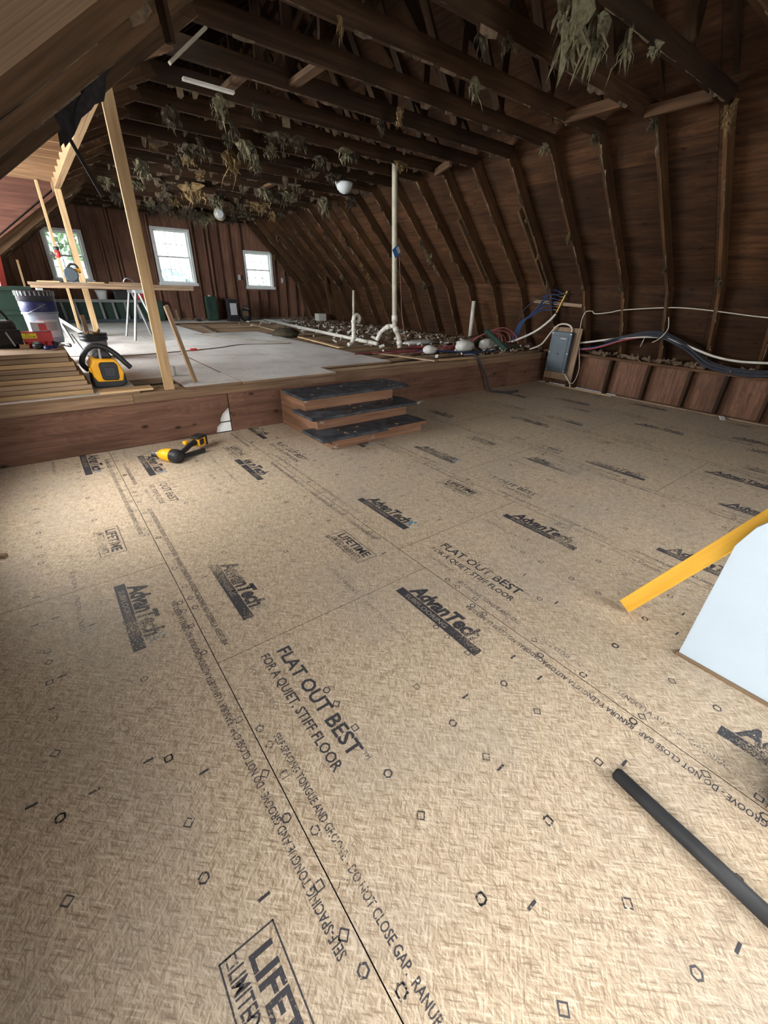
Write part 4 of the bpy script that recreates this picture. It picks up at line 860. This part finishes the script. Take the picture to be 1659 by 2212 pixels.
# foam and insulation lumps
def lump(x, y, z, rx, ry, rz, seed, mat, name, label, cat, group=None):
    r_ = random.Random(seed); mb = MB(); n_, k_ = 16, 9
    vs_ = []
    for i in range(k_):
        ph = math.pi*(i+.5)/k_
        for j in range(n_):
            a = 2*math.pi*j/n_; q = 1+r_.uniform(-.2, .16); vs_.append((x+rx*q*math.sin(ph)*math.cos(a), y+ry*q*math.sin(ph)*math.sin(a), max(z+.001, z+rz*(1-math.cos(ph)*(1+r_.uniform(-.1, .1))))))
    fs = [(i*n_+j, i*n_+(j+1) % n_, (i+1)*n_+(j+1) % n_, (i+1)*n_+j) for i in range(k_-1) for j in range(n_)]+[tuple(range(n_-1, -1, -1)), tuple(range((k_-1)*n_, k_*n_))]
    o = mb.raw(vs_, fs).build(name, mat, smooth=True); return tag(o, label, cat, group)
lump(5.85, 5.30, .516, .20, .13, .10, 1, 'foam_white', 'foam_chunk', 'largest white foam chunk beside the black tube', 'foam')
lump(5.08, 5.35, .516, .13, .11, .07, 2, 'foam_white', 'foam_chunk', 'crumbly white foam lump at the platform edge', 'foam')
lump(6.38, 5.25, .516, .16, .11, .10, 3, 'foam_white', 'foam_chunk', 'white foam block right of the black tube', 'foam')
lump(6.5, 5.0, .516, .04, .035, .06, 8, 'foam_white', 'foam_chunk', 'small white foam stub in front of the foam block', 'foam')
lump(6.75, 5.9, .516, .16, .14, .09, 4, 'insulation_dark', 'insulation_lump', 'grey insulation lump behind the red pipes', 'insulation')
lump(6.75, 5.05, .516, .28, .13, .07, 5, 'insulation_dark', 'insulation_lump', 'flat grey insulation lump below the red and blue pipes', 'insulation')
lump(5.9, 6.5, .516, .45, .14, .04, 6, 'foam_white', 'foam_chunk', 'flat whitish wad behind the vent pipe foot', 'foam')
tag(MB().box(6.92, 7.2, 12.3, 12.55, ZP+.002, ZP+.22).build('foam_box', 'foam_white', bevel=.02), 'white foam box on the far deck by the rafters', 'box')
lump(4.2, 8.9, .456, .3, .25, .11, 9, 'insulation_dark', 'insulation_lump', 'grey insulation between joists beside the deck', 'insulation')
mb = MB()
for k in range(1500):
    x = 7.45-abs(rnd.gauss(0, .9)); y = rnd.uniform(4.8, 13.4)
    if x < 4.1: continue
    a = rnd.uniform(0, 3.14); v = Vector((math.cos(a), math.sin(a), rnd.uniform(-.35, .35))).normalized(); u_ = v.orthogonal().normalized(); l_ = rnd.uniform(.012, .08)*rnd.uniform(.5, 1)
    mb.obox((x, y, .515+rnd.uniform(0, .05)*(1 if x > 6.3 else .4)), (v, u_, v.cross(u_)), (l_, rnd.uniform(.004, .018), rnd.uniform(.002, .010)))
tag(mb.build('debris', 'debris_brown'), 'brown wood and paper debris strewn over the open joists', 'debris', None, 'stuff')
mb = MB()
for k in range(260):
    x = 7.45-abs(rnd.gauss(0, 1.3)); y = rnd.uniform(4.8, 13.2)
    if x < 4.1: continue
    v = Vector((rnd.uniform(-1, 1), rnd.uniform(-1, 1), rnd.uniform(-.3, .5))).normalized(); u_ = v.orthogonal().normalized()
    mb.obox((x, y, .525+rnd.uniform(0, .03)), (v, u_, v.cross(u_)), (rnd.uniform(.01, .06), rnd.uniform(.006, .03), rnd.uniform(.003, .012)))
tag(mb.build('debris', 'foam_white'), 'pale foam and paper crumbs strewn over the open joists', 'debris', None, 'stuff')
mb = MB()
for k in range(160):
    y = rnd.uniform(-.5, 4.5); x = 7.22+rnd.uniform(0, .22); v = Vector((rnd.uniform(-1, 1), rnd.uniform(-1, 1), rnd.uniform(-.3, .6))).normalized(); u_ = v.orthogonal().normalized()
    mb.obox((x, y, .585+rnd.uniform(0, .03)), (v, u_, v.cross(u_)), (rnd.uniform(.02, .08), rnd.uniform(.01, .03), rnd.uniform(.003, .012)))
tag(mb.build('debris', 'debris_brown'), 'dusty scraps lying along the knee wall ledge', 'debris', None, 'stuff')

bt_ = MB().tube([(6.29, 4.76, .60), (6.0, 5.0, .885)], .042, 14, smooth=False).build('insulation_tube', 'green_plastic'); tag(bt_, 'dark tube leaning up among the white foam', 'tube')
MB().tube([(6.0, 5.0, .887), (5.998, 5.002, .889)], .022, 12, smooth=False).build('bore', 'gap_black', bt_)
tag(MB().tube([(5.30, 4.78, .56), (5.36, 4.62, .575), (5.44, 4.56, .46), (5.58, 4.50, .22), (5.66, 4.46, .03), (5.72, 4.36, .016), (5.80, 4.26, .016), (6.05, 4.2, .016)], .017, 10).build('hanging_hose', 'cable_black'), 'black hose hanging over the platform edge to the floor', 'hose')

# plastic water lines
blues = [(7.14, 4.37+.022*i, 1.46-.05*i) for i in range(6)]
mf = thing('pipe_manifold', (7.2, 4.4, 1.17), 'brass pipe manifold with blue lines on the rafters above the panel', 'manifold')
MB().tube([(7.16, 4.35, 1.50), (7.16, 4.47, 1.17)], .016, 10, smooth=False).build('copper_bar', 'brass', mf)
for i, p in enumerate(blues): MB().tube([(7.16, p[1]-.005, p[2]), (7.12, p[1]+.035, p[2]+.005)], .009, 8, smooth=False).build('valve', 'brass', mf)
tag(MB().bar((7.19, 4.05, 1.29), (7.19, 4.98, 1.33), .02, .05).build('mounting_strip', 'old_lumber'), 'pale strip behind the blue pipes', 'strip')
for i, p in enumerate(blues):
    tag(MB().tube([(7.12, p[1]+.03, p[2]), (7.06, p[1]+.22, p[2]+.04-.012*i), (7.0, p[1]+.40, 1.22-.03*i), (6.98, 4.98+.015*i, .98), (6.95, 5.05+.02*i, .72), (6.85, 5.12+.03*i, .56)], .0085, 8).build('blue_pipe', 'pex_blue'), ('topmost', 'second', 'third', 'fourth', 'fifth', 'lowest')[i]+' of the blue water lines bending down from the manifold', 'pipe', 'blue water lines')
tag(MB().tube([(7.16, 4.48, 1.15), (7.10, 4.56, 1.02), (7.02, 4.76, .84), (6.9, 5.05, .68), (6.7, 5.3, .57)], .019, 12).build('white_hose', 'pvc', smooth=True), 'thick white line curving down from the manifold', 'hose')
for i in range(6):
    x0 = 6.95-.05*i; tag(MB().tube([(x0, 4.98+.05*i, .53), (x0-.06, 5.02+.05*i, .75+.02*(i % 3)), (x0-.35, 5.12+.06*i, .90-.03*i), (x0-.75, 5.3+.05*i, .75-.03*i), (x0-1.0-.1*i, 5.4+.06*i, .56), (x0-1.6-.25*i, 5.25+.1*i, .54)], .0085, 8).build('red_pipe', 'pex_red' if i % 2 else 'pex_pink'), ('nearest', 'second', 'third', 'fourth', 'fifth', 'farthest')[i]+' red water line arching over the joists right of the dark tube', 'pipe', 'red water lines on the joists')
for i in range(5):
    tag(MB().tube([(5.15+.1*i, 6.0-.05*i, .535), (4.95+.03*i, 5.75, .53), (5.2, 5.45-.05*i, .535+.01*i), (5.8, 5.12-.03*i, .54), (6.6, 5.0+.02*i, .54), (6.9, 5.15, .535)], .0085, 8).build('blue_pipe', 'pex_blue'), ('nearest', 'second', 'third', 'fourth', 'farthest')[i]+' blue water line lying flat along the joists beside the foam', 'pipe', 'blue water lines on the joists')
for i in range(4):
    tag(MB().tube([(5.25+.1*i, 6.15, .535), (5.6, 5.75-.06*i, .55), (6.0, 5.35+.02*i, .545), (6.3, 5.55, .60), (6.6, 5.6+.05*i, .54)], .0085, 8).build('red_pipe', 'pex_red'), ('nearest', 'second', 'third', 'farthest')[i]+' red water line snaking behind the white foam', 'pipe', 'red water lines behind the foam')
tag(MB().tube([(7.14, 4.3, 1.46), (7.05, 4.75, 1.40), (6.98, 5.0, 1.2), (6.98, 5.08, 1.02)], .007, 8).build('dark_wire', 'cable_grey'), 'dark wire arching left from the manifold', 'wire')

# electrical panel
ep = thing('electrical_panel', (7.1, 4.2, .16), 'grey electrical panel on a plywood board in the far corner', 'panel')
MB().box(7.10, 7.118, 3.90, 4.44, .12, .96, 2).build('backing_board', 'old_lumber', ep); MB().box(7.12, 7.19, 3.96, 4.0, .02, .9, 2).build('backing_stud', 'rafter_wood', ep); MB().box(7.12, 7.19, 4.36, 4.4, .02, .9, 2).build('backing_stud', 'rafter_wood', ep)
pb = MB().box(7.01, 7.099, 4.01, 4.385, .25, .895).build('cabinet', 'panel_grey', ep, bevel=.006)
MB().box(7.004, 7.010, 4.06, 4.335, .32, .83).build('cover_door', 'panel_trim', ep, bevel=.003)
MB().box(6.999, 7.004, 4.19, 4.215, .53, .56).build('latch', 'black_plastic', ep)
MB().box(7.0035, 7.0039, 4.10, 4.20, .785, .795).build('name_plate', 'label_white', ep)
for y, z in ((4.03, .28), (4.365, .28), (4.03, .56), (4.365, .56), (4.03, .865), (4.365, .865)): MB().box(7.007, 7.0095, y-.007, y+.007, z-.007, z+.007).build('screw', 'steel', ep)
tag(MB().tube([(7.06, 4.06, .897), (7.06, 4.07, .96), (7.05, 4.14, 1.005), (7.05, 4.25, 1.01), (7.04, 4.34, .97), (7.03, 4.43, .85), (7.0, 4.55, .66), (6.98, 4.75, .56)], .014, 10).build('panel_conduit', 'cable_white', smooth=True), 'pale flexible conduit looping out of the panel top', 'conduit')
tag(MB().tube([(7.18, 3.86, 1.224), (7.15, 3.95, 1.20), (7.14, 3.975, 1.03), (7.14, 3.91, .676), (7.13, 3.82, .33), (7.10, 3.86, .10), (7.06, 3.96, .16), (7.05, 4.02, .24)], .006, 8).build('drop_cable', 'cable_white'), 'thin pale cable hanging in a loop beside the panel', 'cable')
tag(MB().tube([(7.08, 4.10, .246), (7.06, 3.98, .20), (7.08, 3.90, .08), (7.10, 3.88, .03)], .007, 8).build('panel_cable', 'cable_white'), 'short pale cable bending down below the panel', 'cable')
tag(MB().tube([(7.20, 3.86, 1.225), (7.16, 3.78, 1.19), (7.16, 3.55, 1.22), (7.16, 3.38, 1.26), (7.16, 2.89, 1.31), (7.16, 2.6, 1.325), (7.16, 2.31, 1.315), (7.16, 2.0, 1.29), (7.16, 1.62, 1.26), (7.16, 1.2, 1.25)], .0075, 8).build('rafter_cable', 'cable_white'), 'thin white cable strung across the legs of the rafters', 'cable')
tag(MB().tube([(7.2, 4.3, .70), (7.2, 3.93, .74), (7.2, 3.24, .88), (7.2, 2.75, .93), (7.2, 2.39, .86), (7.2, 2.02, .76), (7.2, 1.7, .73), (7.2, 1.3, .76)], .0155, 10).build('white_conduit', 'pvc', smooth=True), 'thick white conduit arching along the knee wall ledge', 'conduit')
for i in range(5):
    dy, dz, dx = (0, .02, -.015, .03, .012)[i], (0, .022, .03, -.012, .044)[i], (.0, .02, -.02, -.03, .03)[i]
    tag(MB().tube([(7.2+dx, 3.5+dy, .80+dz*.3), (7.2+dx, 3.21+dy, .90+dz*.4), (7.2+dx, 2.8, .955+dz), (7.2+dx, 2.39, .83+dz), (7.19+dx, 2.03, .635+dz), (7.18+dx, 1.64, .585+dz), (7.18+dx, 1.3, .62+dz)], .015, 8).build('dark_cable', 'cable_grey'), ('lowest', 'upper', 'innermost', 'outermost', 'topmost')[i]+' dark cable of the bundle sagging along the knee wall ledge', 'cable', 'dark cable bundle on the ledge')
for i in range(3): tag(MB().tube([(7.2, 4.2, .60+.01*i), (7.19, 3.7, .67+.012*i), (7.2, 3.25, .84+.012*i), (7.21, 2.8, .95+.02*i)], .008, 8).build('red_pipe', ('pex_red', 'pex_pink', 'pex_blue')[i]), ('red', 'pink', 'blue')[i]+' plastic line rising from the panel foot into the dark cable bundle', 'pipe', 'plastic lines feeding the cable bundle')
for p, lb in (([(7.25, 2.97, .93), (7.16, 2.95, .86), (7.2, 2.98, .78)], 'bent pale wire end under the white conduit'), ([(7.2, 2.72, 1.2), (7.15, 2.66, 1.05), (7.12, 2.72, .92), (7.12, 2.80, .86)], 'hooked pale wire over the dark cables')): tag(MB().tube(p, .006, 6).build('wire_end', 'cable_white'), lb, 'wire')

# extension cord on the deck
xc = MB().tube([(-.49, 7.73, .536), (.3, 7.3, .536), (.99, 7.09, .536), (1.87, 7.28, .536), (2.3, 7.42, .536), (2.75, 7.68, .536), (3.3, 7.56, .536), (3.6, 7.53, .536), (3.63, 7.7, .536), (3.35, 8.1, .536), (3.06, 8.52, .536), (2.85, 9.1, .536), (2.56, 9.78, .536)], .006, 8).build('extension_cord', 'cord_brown'); tag(xc, 'brown extension cord snaking across the pale deck', 'cord')
MB().box(1.80, 1.90, 7.24, 7.30, .531, .565).build('plug', 'red_plastic', xc, bevel=.008)
tag(MB().tube([(.3, 6.3, .90), (.38, 6.15, .7), (.45, 5.9, .54), (.42, 5.5, .54), (.40, 5.25, .56)], .006, 8).build('vacuum_cord', 'cable_black'), 'thin black cord running down from the stack to the vacuum', 'cord')

# ------------------------------------------------------------------ insulation hanging from the trusses
def tuft(x, y, z, w_, l_, mat, seed, label, group):
    """matted lump clinging to the member with many thin bent shreds hanging from it"""
    r_ = random.Random(seed); n_, k_ = 12, 7; vs_, fs = [], []
    an = r_.uniform(-.5, .5); ca, sa = math.cos(an), math.sin(an); hc = l_*r_.uniform(.32, .5)
    ph = [r_.uniform(0, 6.28) for _ in range(4)]
    for i in range(k_):
        q = i/(k_-1); rr = w_/2*math.sin(math.pi*(.10+.86*q))**.6*(1-.35*q)
        for j in range(n_):
            a = 2*math.pi*j/n_; g = rr*(1+.3*math.sin(2*a+ph[0]+3*q)+.25*math.sin(5*a+ph[1]-4*q)+r_.uniform(-.22, .22)); px_, py_ = g*math.cos(a), g*.42*math.sin(a)
            vs_.append((x+px_*ca-py_*sa, y+px_*sa+py_*ca, z+.035-q*hc*(1+.35*math.sin(3*a+ph[2])+.2*math.sin(7*a+ph[3]))))
    fs = [(i*n_+j, i*n_+(j+1) % n_, (i+1)*n_+(j+1) % n_, (i+1)*n_+j) for i in range(k_-1) for j in range(n_)]+[tuple(range(n_)), tuple(range(k_*n_-1, (k_-1)*n_-1, -1))]
    for s_ in range(int(26+w_*70)):
        u_ = r_.uniform(-.5, .5)*w_; b0 = Vector((x+u_*ca, y+u_*sa+r_.uniform(-.15, .15)*w_, z-hc*r_.uniform(0, .9)))
        ll = l_*(1-1.2*abs(u_/w_))*r_.uniform(.12, .75); d1 = Vector((r_.uniform(-.7, .7), r_.uniform(-.7, .7), -r_.uniform(.3, 1)))*ll*.55; d2 = Vector((r_.uniform(-.5, .5), r_.uniform(-.5, .5), -1))*ll*.55
        e_ = Vector((r_.uniform(-1, 1), r_.uniform(-1, 1), .2)).normalized()*r_.uniform(.004, .016)*(.6+w_*2); c_ = Vector((-e_.y, e_.x, 0))*.4; m_ = b0+d1; o_ = len(vs_)
        vs_ += [tuple(b0+e_), tuple(b0-e_), tuple(b0+c_), tuple(m_+e_*.7), tuple(m_-e_*.7), tuple(m_+c_*.7), tuple(m_+d2)]
        fs += [(o_, o_+1, o_+4, o_+3), (o_+1, o_+2, o_+5, o_+4), (o_+2, o_, o_+3, o_+5), (o_+3, o_+4, o_+6), (o_+4, o_+5, o_+6), (o_+5, o_+3, o_+6), (o_, o_+2, o_+1)]
    return tag(MB().raw(vs_, fs).build('insulation_tuft', mat), label, 'insulation', group)
SPEC = [(1.96, 5.2, .13, .26, 0, 'pale tuft below the white strip at upper left'), (2.69, 6.96, .22, .5, 2, 'long orange-tan tongue of insulation hanging at left centre'), (2.67, 6.40, .2, .33, 0, 'yellow-green tuft left of the ceiling centre'),
        (3.13, 2.25, .46, .44, 0, 'big pale insulation mass hanging at the top edge'), (3.40, 2.22, .3, .36, 0, 'pale shreds beside the big mass at the top edge'), (3.66, 2.16, .10, .33, 0, 'long narrow pale tuft near the upper right corner'), (5.58, 2.12, .2, .30, 2, 'brown insulation clump on the nearest truss knuckle'),
        (3.48, 3.36, .09, .19, 0, 'thin pale tuft under the fourth chord'), (3.95, 12.6, .55, .45, 0, 'largest tan clump hanging at the far ceiling end'), (5.2, 8.86, .24, .40, 0, 'pale tuft hanging left of the bowl lamp'), (1.85, 8.3, .26, .40, 0, 'curled yellow-green tuft beside the header')]
for i, (x, y, w_, l_, mt, lb) in enumerate(SPEC): tuft(x, y, 3.0, w_, l_, ('insulation', 'insulation_dark', 'insulation_tan')[mt], 100+i, lb, 'insulation scraps in the roof')
CNT = {}
def uniq(t_):
    CNT[t_] = CNT.get(t_, 0)+1; return t_ if CNT[t_] == 1 else ('second ', 'third ', 'fourth ')[min(CNT[t_]-2, 2)]+t_
def tord(y): return ORD[min(range(len(TY)), key=lambda k: abs(TY[len(TY)-1-k]-y))]
def tlabel(x, y, w_, l_, c_):
    sz = 'long narrow' if l_ > 1.5*w_ else 'broad' if w_ > .28 else 'short' if l_ < .18 else 'ragged'
    return uniq('%s %s insulation %s the %s truss chord from gable' % (sz, ('dark grey', 'pale', 'dark grey', 'tan', 'dark grey')[c_], 'at the dormer end of' if x < 2.1 else 'left of centre on' if x < 3.1 else 'at the middle of' if x < 3.9 else 'right of centre on' if x < 4.7 else 'at the rafter end of', tord(y)))
mid = [(2.44, 6.35, .14, .17), (3.01, 6.9, .12, .28), (2.18, 6.6, .11, .22), (2.86, 9.45, .4, .4), (2.91, 12.0, .5, .42), (3.5, 12.2, .6, .4), (3.67, 10.6, .29, .25), (4.36, 9.0, .5, .3), (4.5, 10.4, .4, .26), (4.24, 8.2, .2, .16), (5.5, 8.3, .25, .4), (3.78, 5.8, .24, .18), (3.43, 4.6, .1, .19), (3.44, 4.3, .09, .18), (2.92, 2.78, .06, .19), (3.13, 2.76, .1, .13), (4.0, 2.14, .1, .1), (5.45, 3.36, .13, .19), (2.15, 3.36, .05, .15), (3.71, 6.35, .19, .19), (3.1, 5.78, .17, .22), (3.02, 6.4, .18, .18), (2.32, 5.2, .1, .14), (1.75, 7.04, .11, .17), (2.25, 7.9, .13, .2), (5.45, 2.75, .12, .2), (5.4, 3.97, .12, .15)]
for k in range(46):
    Y = rnd.choice([t_ for t_ in TY if t_ > 5.5]); mid.append((rnd.uniform(1.6, 5.4), Y, rnd.uniform(.1, .35), rnd.uniform(.12, .30)))
for i, (x, y, w_, l_) in enumerate(mid): tuft(x, y, 3.0, w_, l_, ('insulation_dark', 'insulation', 'insulation_dark', 'insulation_tan', 'insulation_dark')[i % 5], 300+i, tlabel(x, y, w_, l_, i % 5), 'small insulation scraps in the roof')
# scraps caught on the sloping rafters
for k in range(34):
    Y = rnd.choice(TY); q = rnd.uniform(.03, .9); x = RK[1][0]+(RK[2][0]-RK[1][0])*q; z = RK[1][1]+(RK[2][1]-RK[1][1])*q
    mm = rnd.choice(('insulation_dark', 'insulation_dark', 'insulation_tan', 'insulation')); tuft(x, Y, z+.02, rnd.uniform(.05, .11), rnd.uniform(.1, .25), mm, 500+k, uniq('torn %s scrap %s the rafter of the %s truss from the gable' % ({'insulation_dark': 'dark', 'insulation_tan': 'tan', 'insulation': 'pale'}[mm], 'low on' if q < .33 else 'halfway up' if q < .62 else 'high on', tord(Y))), 'torn scraps on the rafters')
# hanging black felt and white strips at upper left
bf = MB(); r_ = random.Random(5); n_, k_ = 7, 6; vs_ = []
for sgn in (0, 1):
    for i in range(n_):
        for j in range(k_):
            u_, v_ = i/(n_-1), j/(k_-1); vs_.append((.44+.42*u_+r_.uniform(-.015, .015), 3.92+.03*math.sin(5*u_+3*v_)+.04*v_+.012*sgn, 2.48+.32*u_+.02-v_*(.30-.10*u_)+r_.uniform(-.02, .02)*(j > 0)))
fs = []
for sgn in (0, 1):
    o_ = sgn*n_*k_
    for i in range(n_-1):
        for j in range(k_-1): q = (o_+i*k_+j, o_+(i+1)*k_+j, o_+(i+1)*k_+j+1, o_+i*k_+j+1); fs.append(q if sgn else tuple(reversed(q)))
tag(bf.raw(vs_, fs).build('felt_flap', 'dark_fabric'), 'torn black felt flap hanging from the left rafters', 'felt')
tag(MB().bar((.45, 4.12, 2.42), (.62, 4.12, 1.98), .015, .022).build('dangling_strip', 'gap_black'), 'thin dark strip dangling below the left rafters', 'strip')
tag(MB().bar((.98, 3.32, 3.0), (1.02, 3.34, 2.62), .05, .03).build('dangling_lath', 'truss_wood'), 'dark lath hanging between the left rafters near the top edge', 'lath')
tag(MB().bar((1.56, 4.93, 2.985), (2.0, 4.93, 2.985), .05, .02).build('white_strip', 'pvc'), 'short white strip fixed between truss chords at upper left', 'strip')
tag(MB().bar((1.20, 4.02, 2.76), (1.48, 4.02, 3.0), .02, .04, up=(0, 1, 0)).build('white_flashing', 'pvc_dull'), 'pale torn strip along the end of the left rafter', 'strip')
tag(MB().obox((.205, 1.86, 2.065), ((.79, 0, .613), (0, 1, 0), (-.613, 0, .79)), (.36, .26, .008)).build('lit_board', 'old_lumber'), 'pale plywood patch nailed under the left rafters in the corner', 'board')

# ------------------------------------------------------------------ outdoors beyond the gable windows
tag(MB().box(-60, 80, 15.0, 140, -3.3, -3.2).build('ground', 'meadow'), None, None, None, 'structure')
def tree(x, y, zc, r, mat, seed, label, n_=1500):
    r_ = random.Random(seed); t_ = thing('tree', (x, y, -3.2), label, 'tree', 'trees outside the gable')
    MB().tube([(x, y, -3.2), (x+.1, y, zc*.3-1), (x, y, zc)], [.22*r/3]*4+[.12*r/3]*12, 8).build('trunk', 'bark', t_, smooth=True)
    vs_, fs = [], []
    for k in range(n_):
        v = Vector((r_.gauss(0, 1), r_.gauss(0, 1), r_.gauss(0, 1))).normalized()*r*r_.uniform(.35, 1)**.5*(1+.25*math.sin(k)); c_ = Vector((x, y, zc))+Vector((v.x, v.y, v.z*1.15)); a = Vector((r_.uniform(-1, 1), r_.uniform(-1, 1), r_.uniform(-1, 1))).normalized(); b_ = a.orthogonal().normalized(); s_ = r*r_.uniform(.05, .10); o_ = len(vs_)
        vs_ += [tuple(c_+a*s_), tuple(c_+b_*s_*.6), tuple(c_-a*s_), tuple(c_-b_*s_*.6)]; fs.append((o_, o_+1, o_+2, o_+3))
    MB().raw(vs_, fs).build('crown', mat, t_)['kind'] = 'stuff'
tree(1.1, 21, 2.6, 2.6, 'leaf_pale', 1, 'pale green tree filling the left far window', 2600)
tree(8.6, 34, -1.9, 3.2, 'leaf_blue', 2, 'bluish tree low in the small far window'); tree(21, 44, -1.9, 3.6, 'leaf_blue', 3, 'bluish tree at the right of the small far window')
tree(14.2, 39, -1.6, 2.9, 'leaf_green', 4, 'green tree in the middle of the small far window'); tree(26.5, 50, -2.2, 3.2, 'leaf_green', 7, 'green tree hidden at the side of the small far window')
tree(12.5, 60, -2.0, 3.9, 'leaf_blue', 5, 'distant bluish tree low in the tall window'); tree(20.5, 64, -2.0, 3.9, 'leaf_green', 6, 'distant green tree at the foot of the tall window')
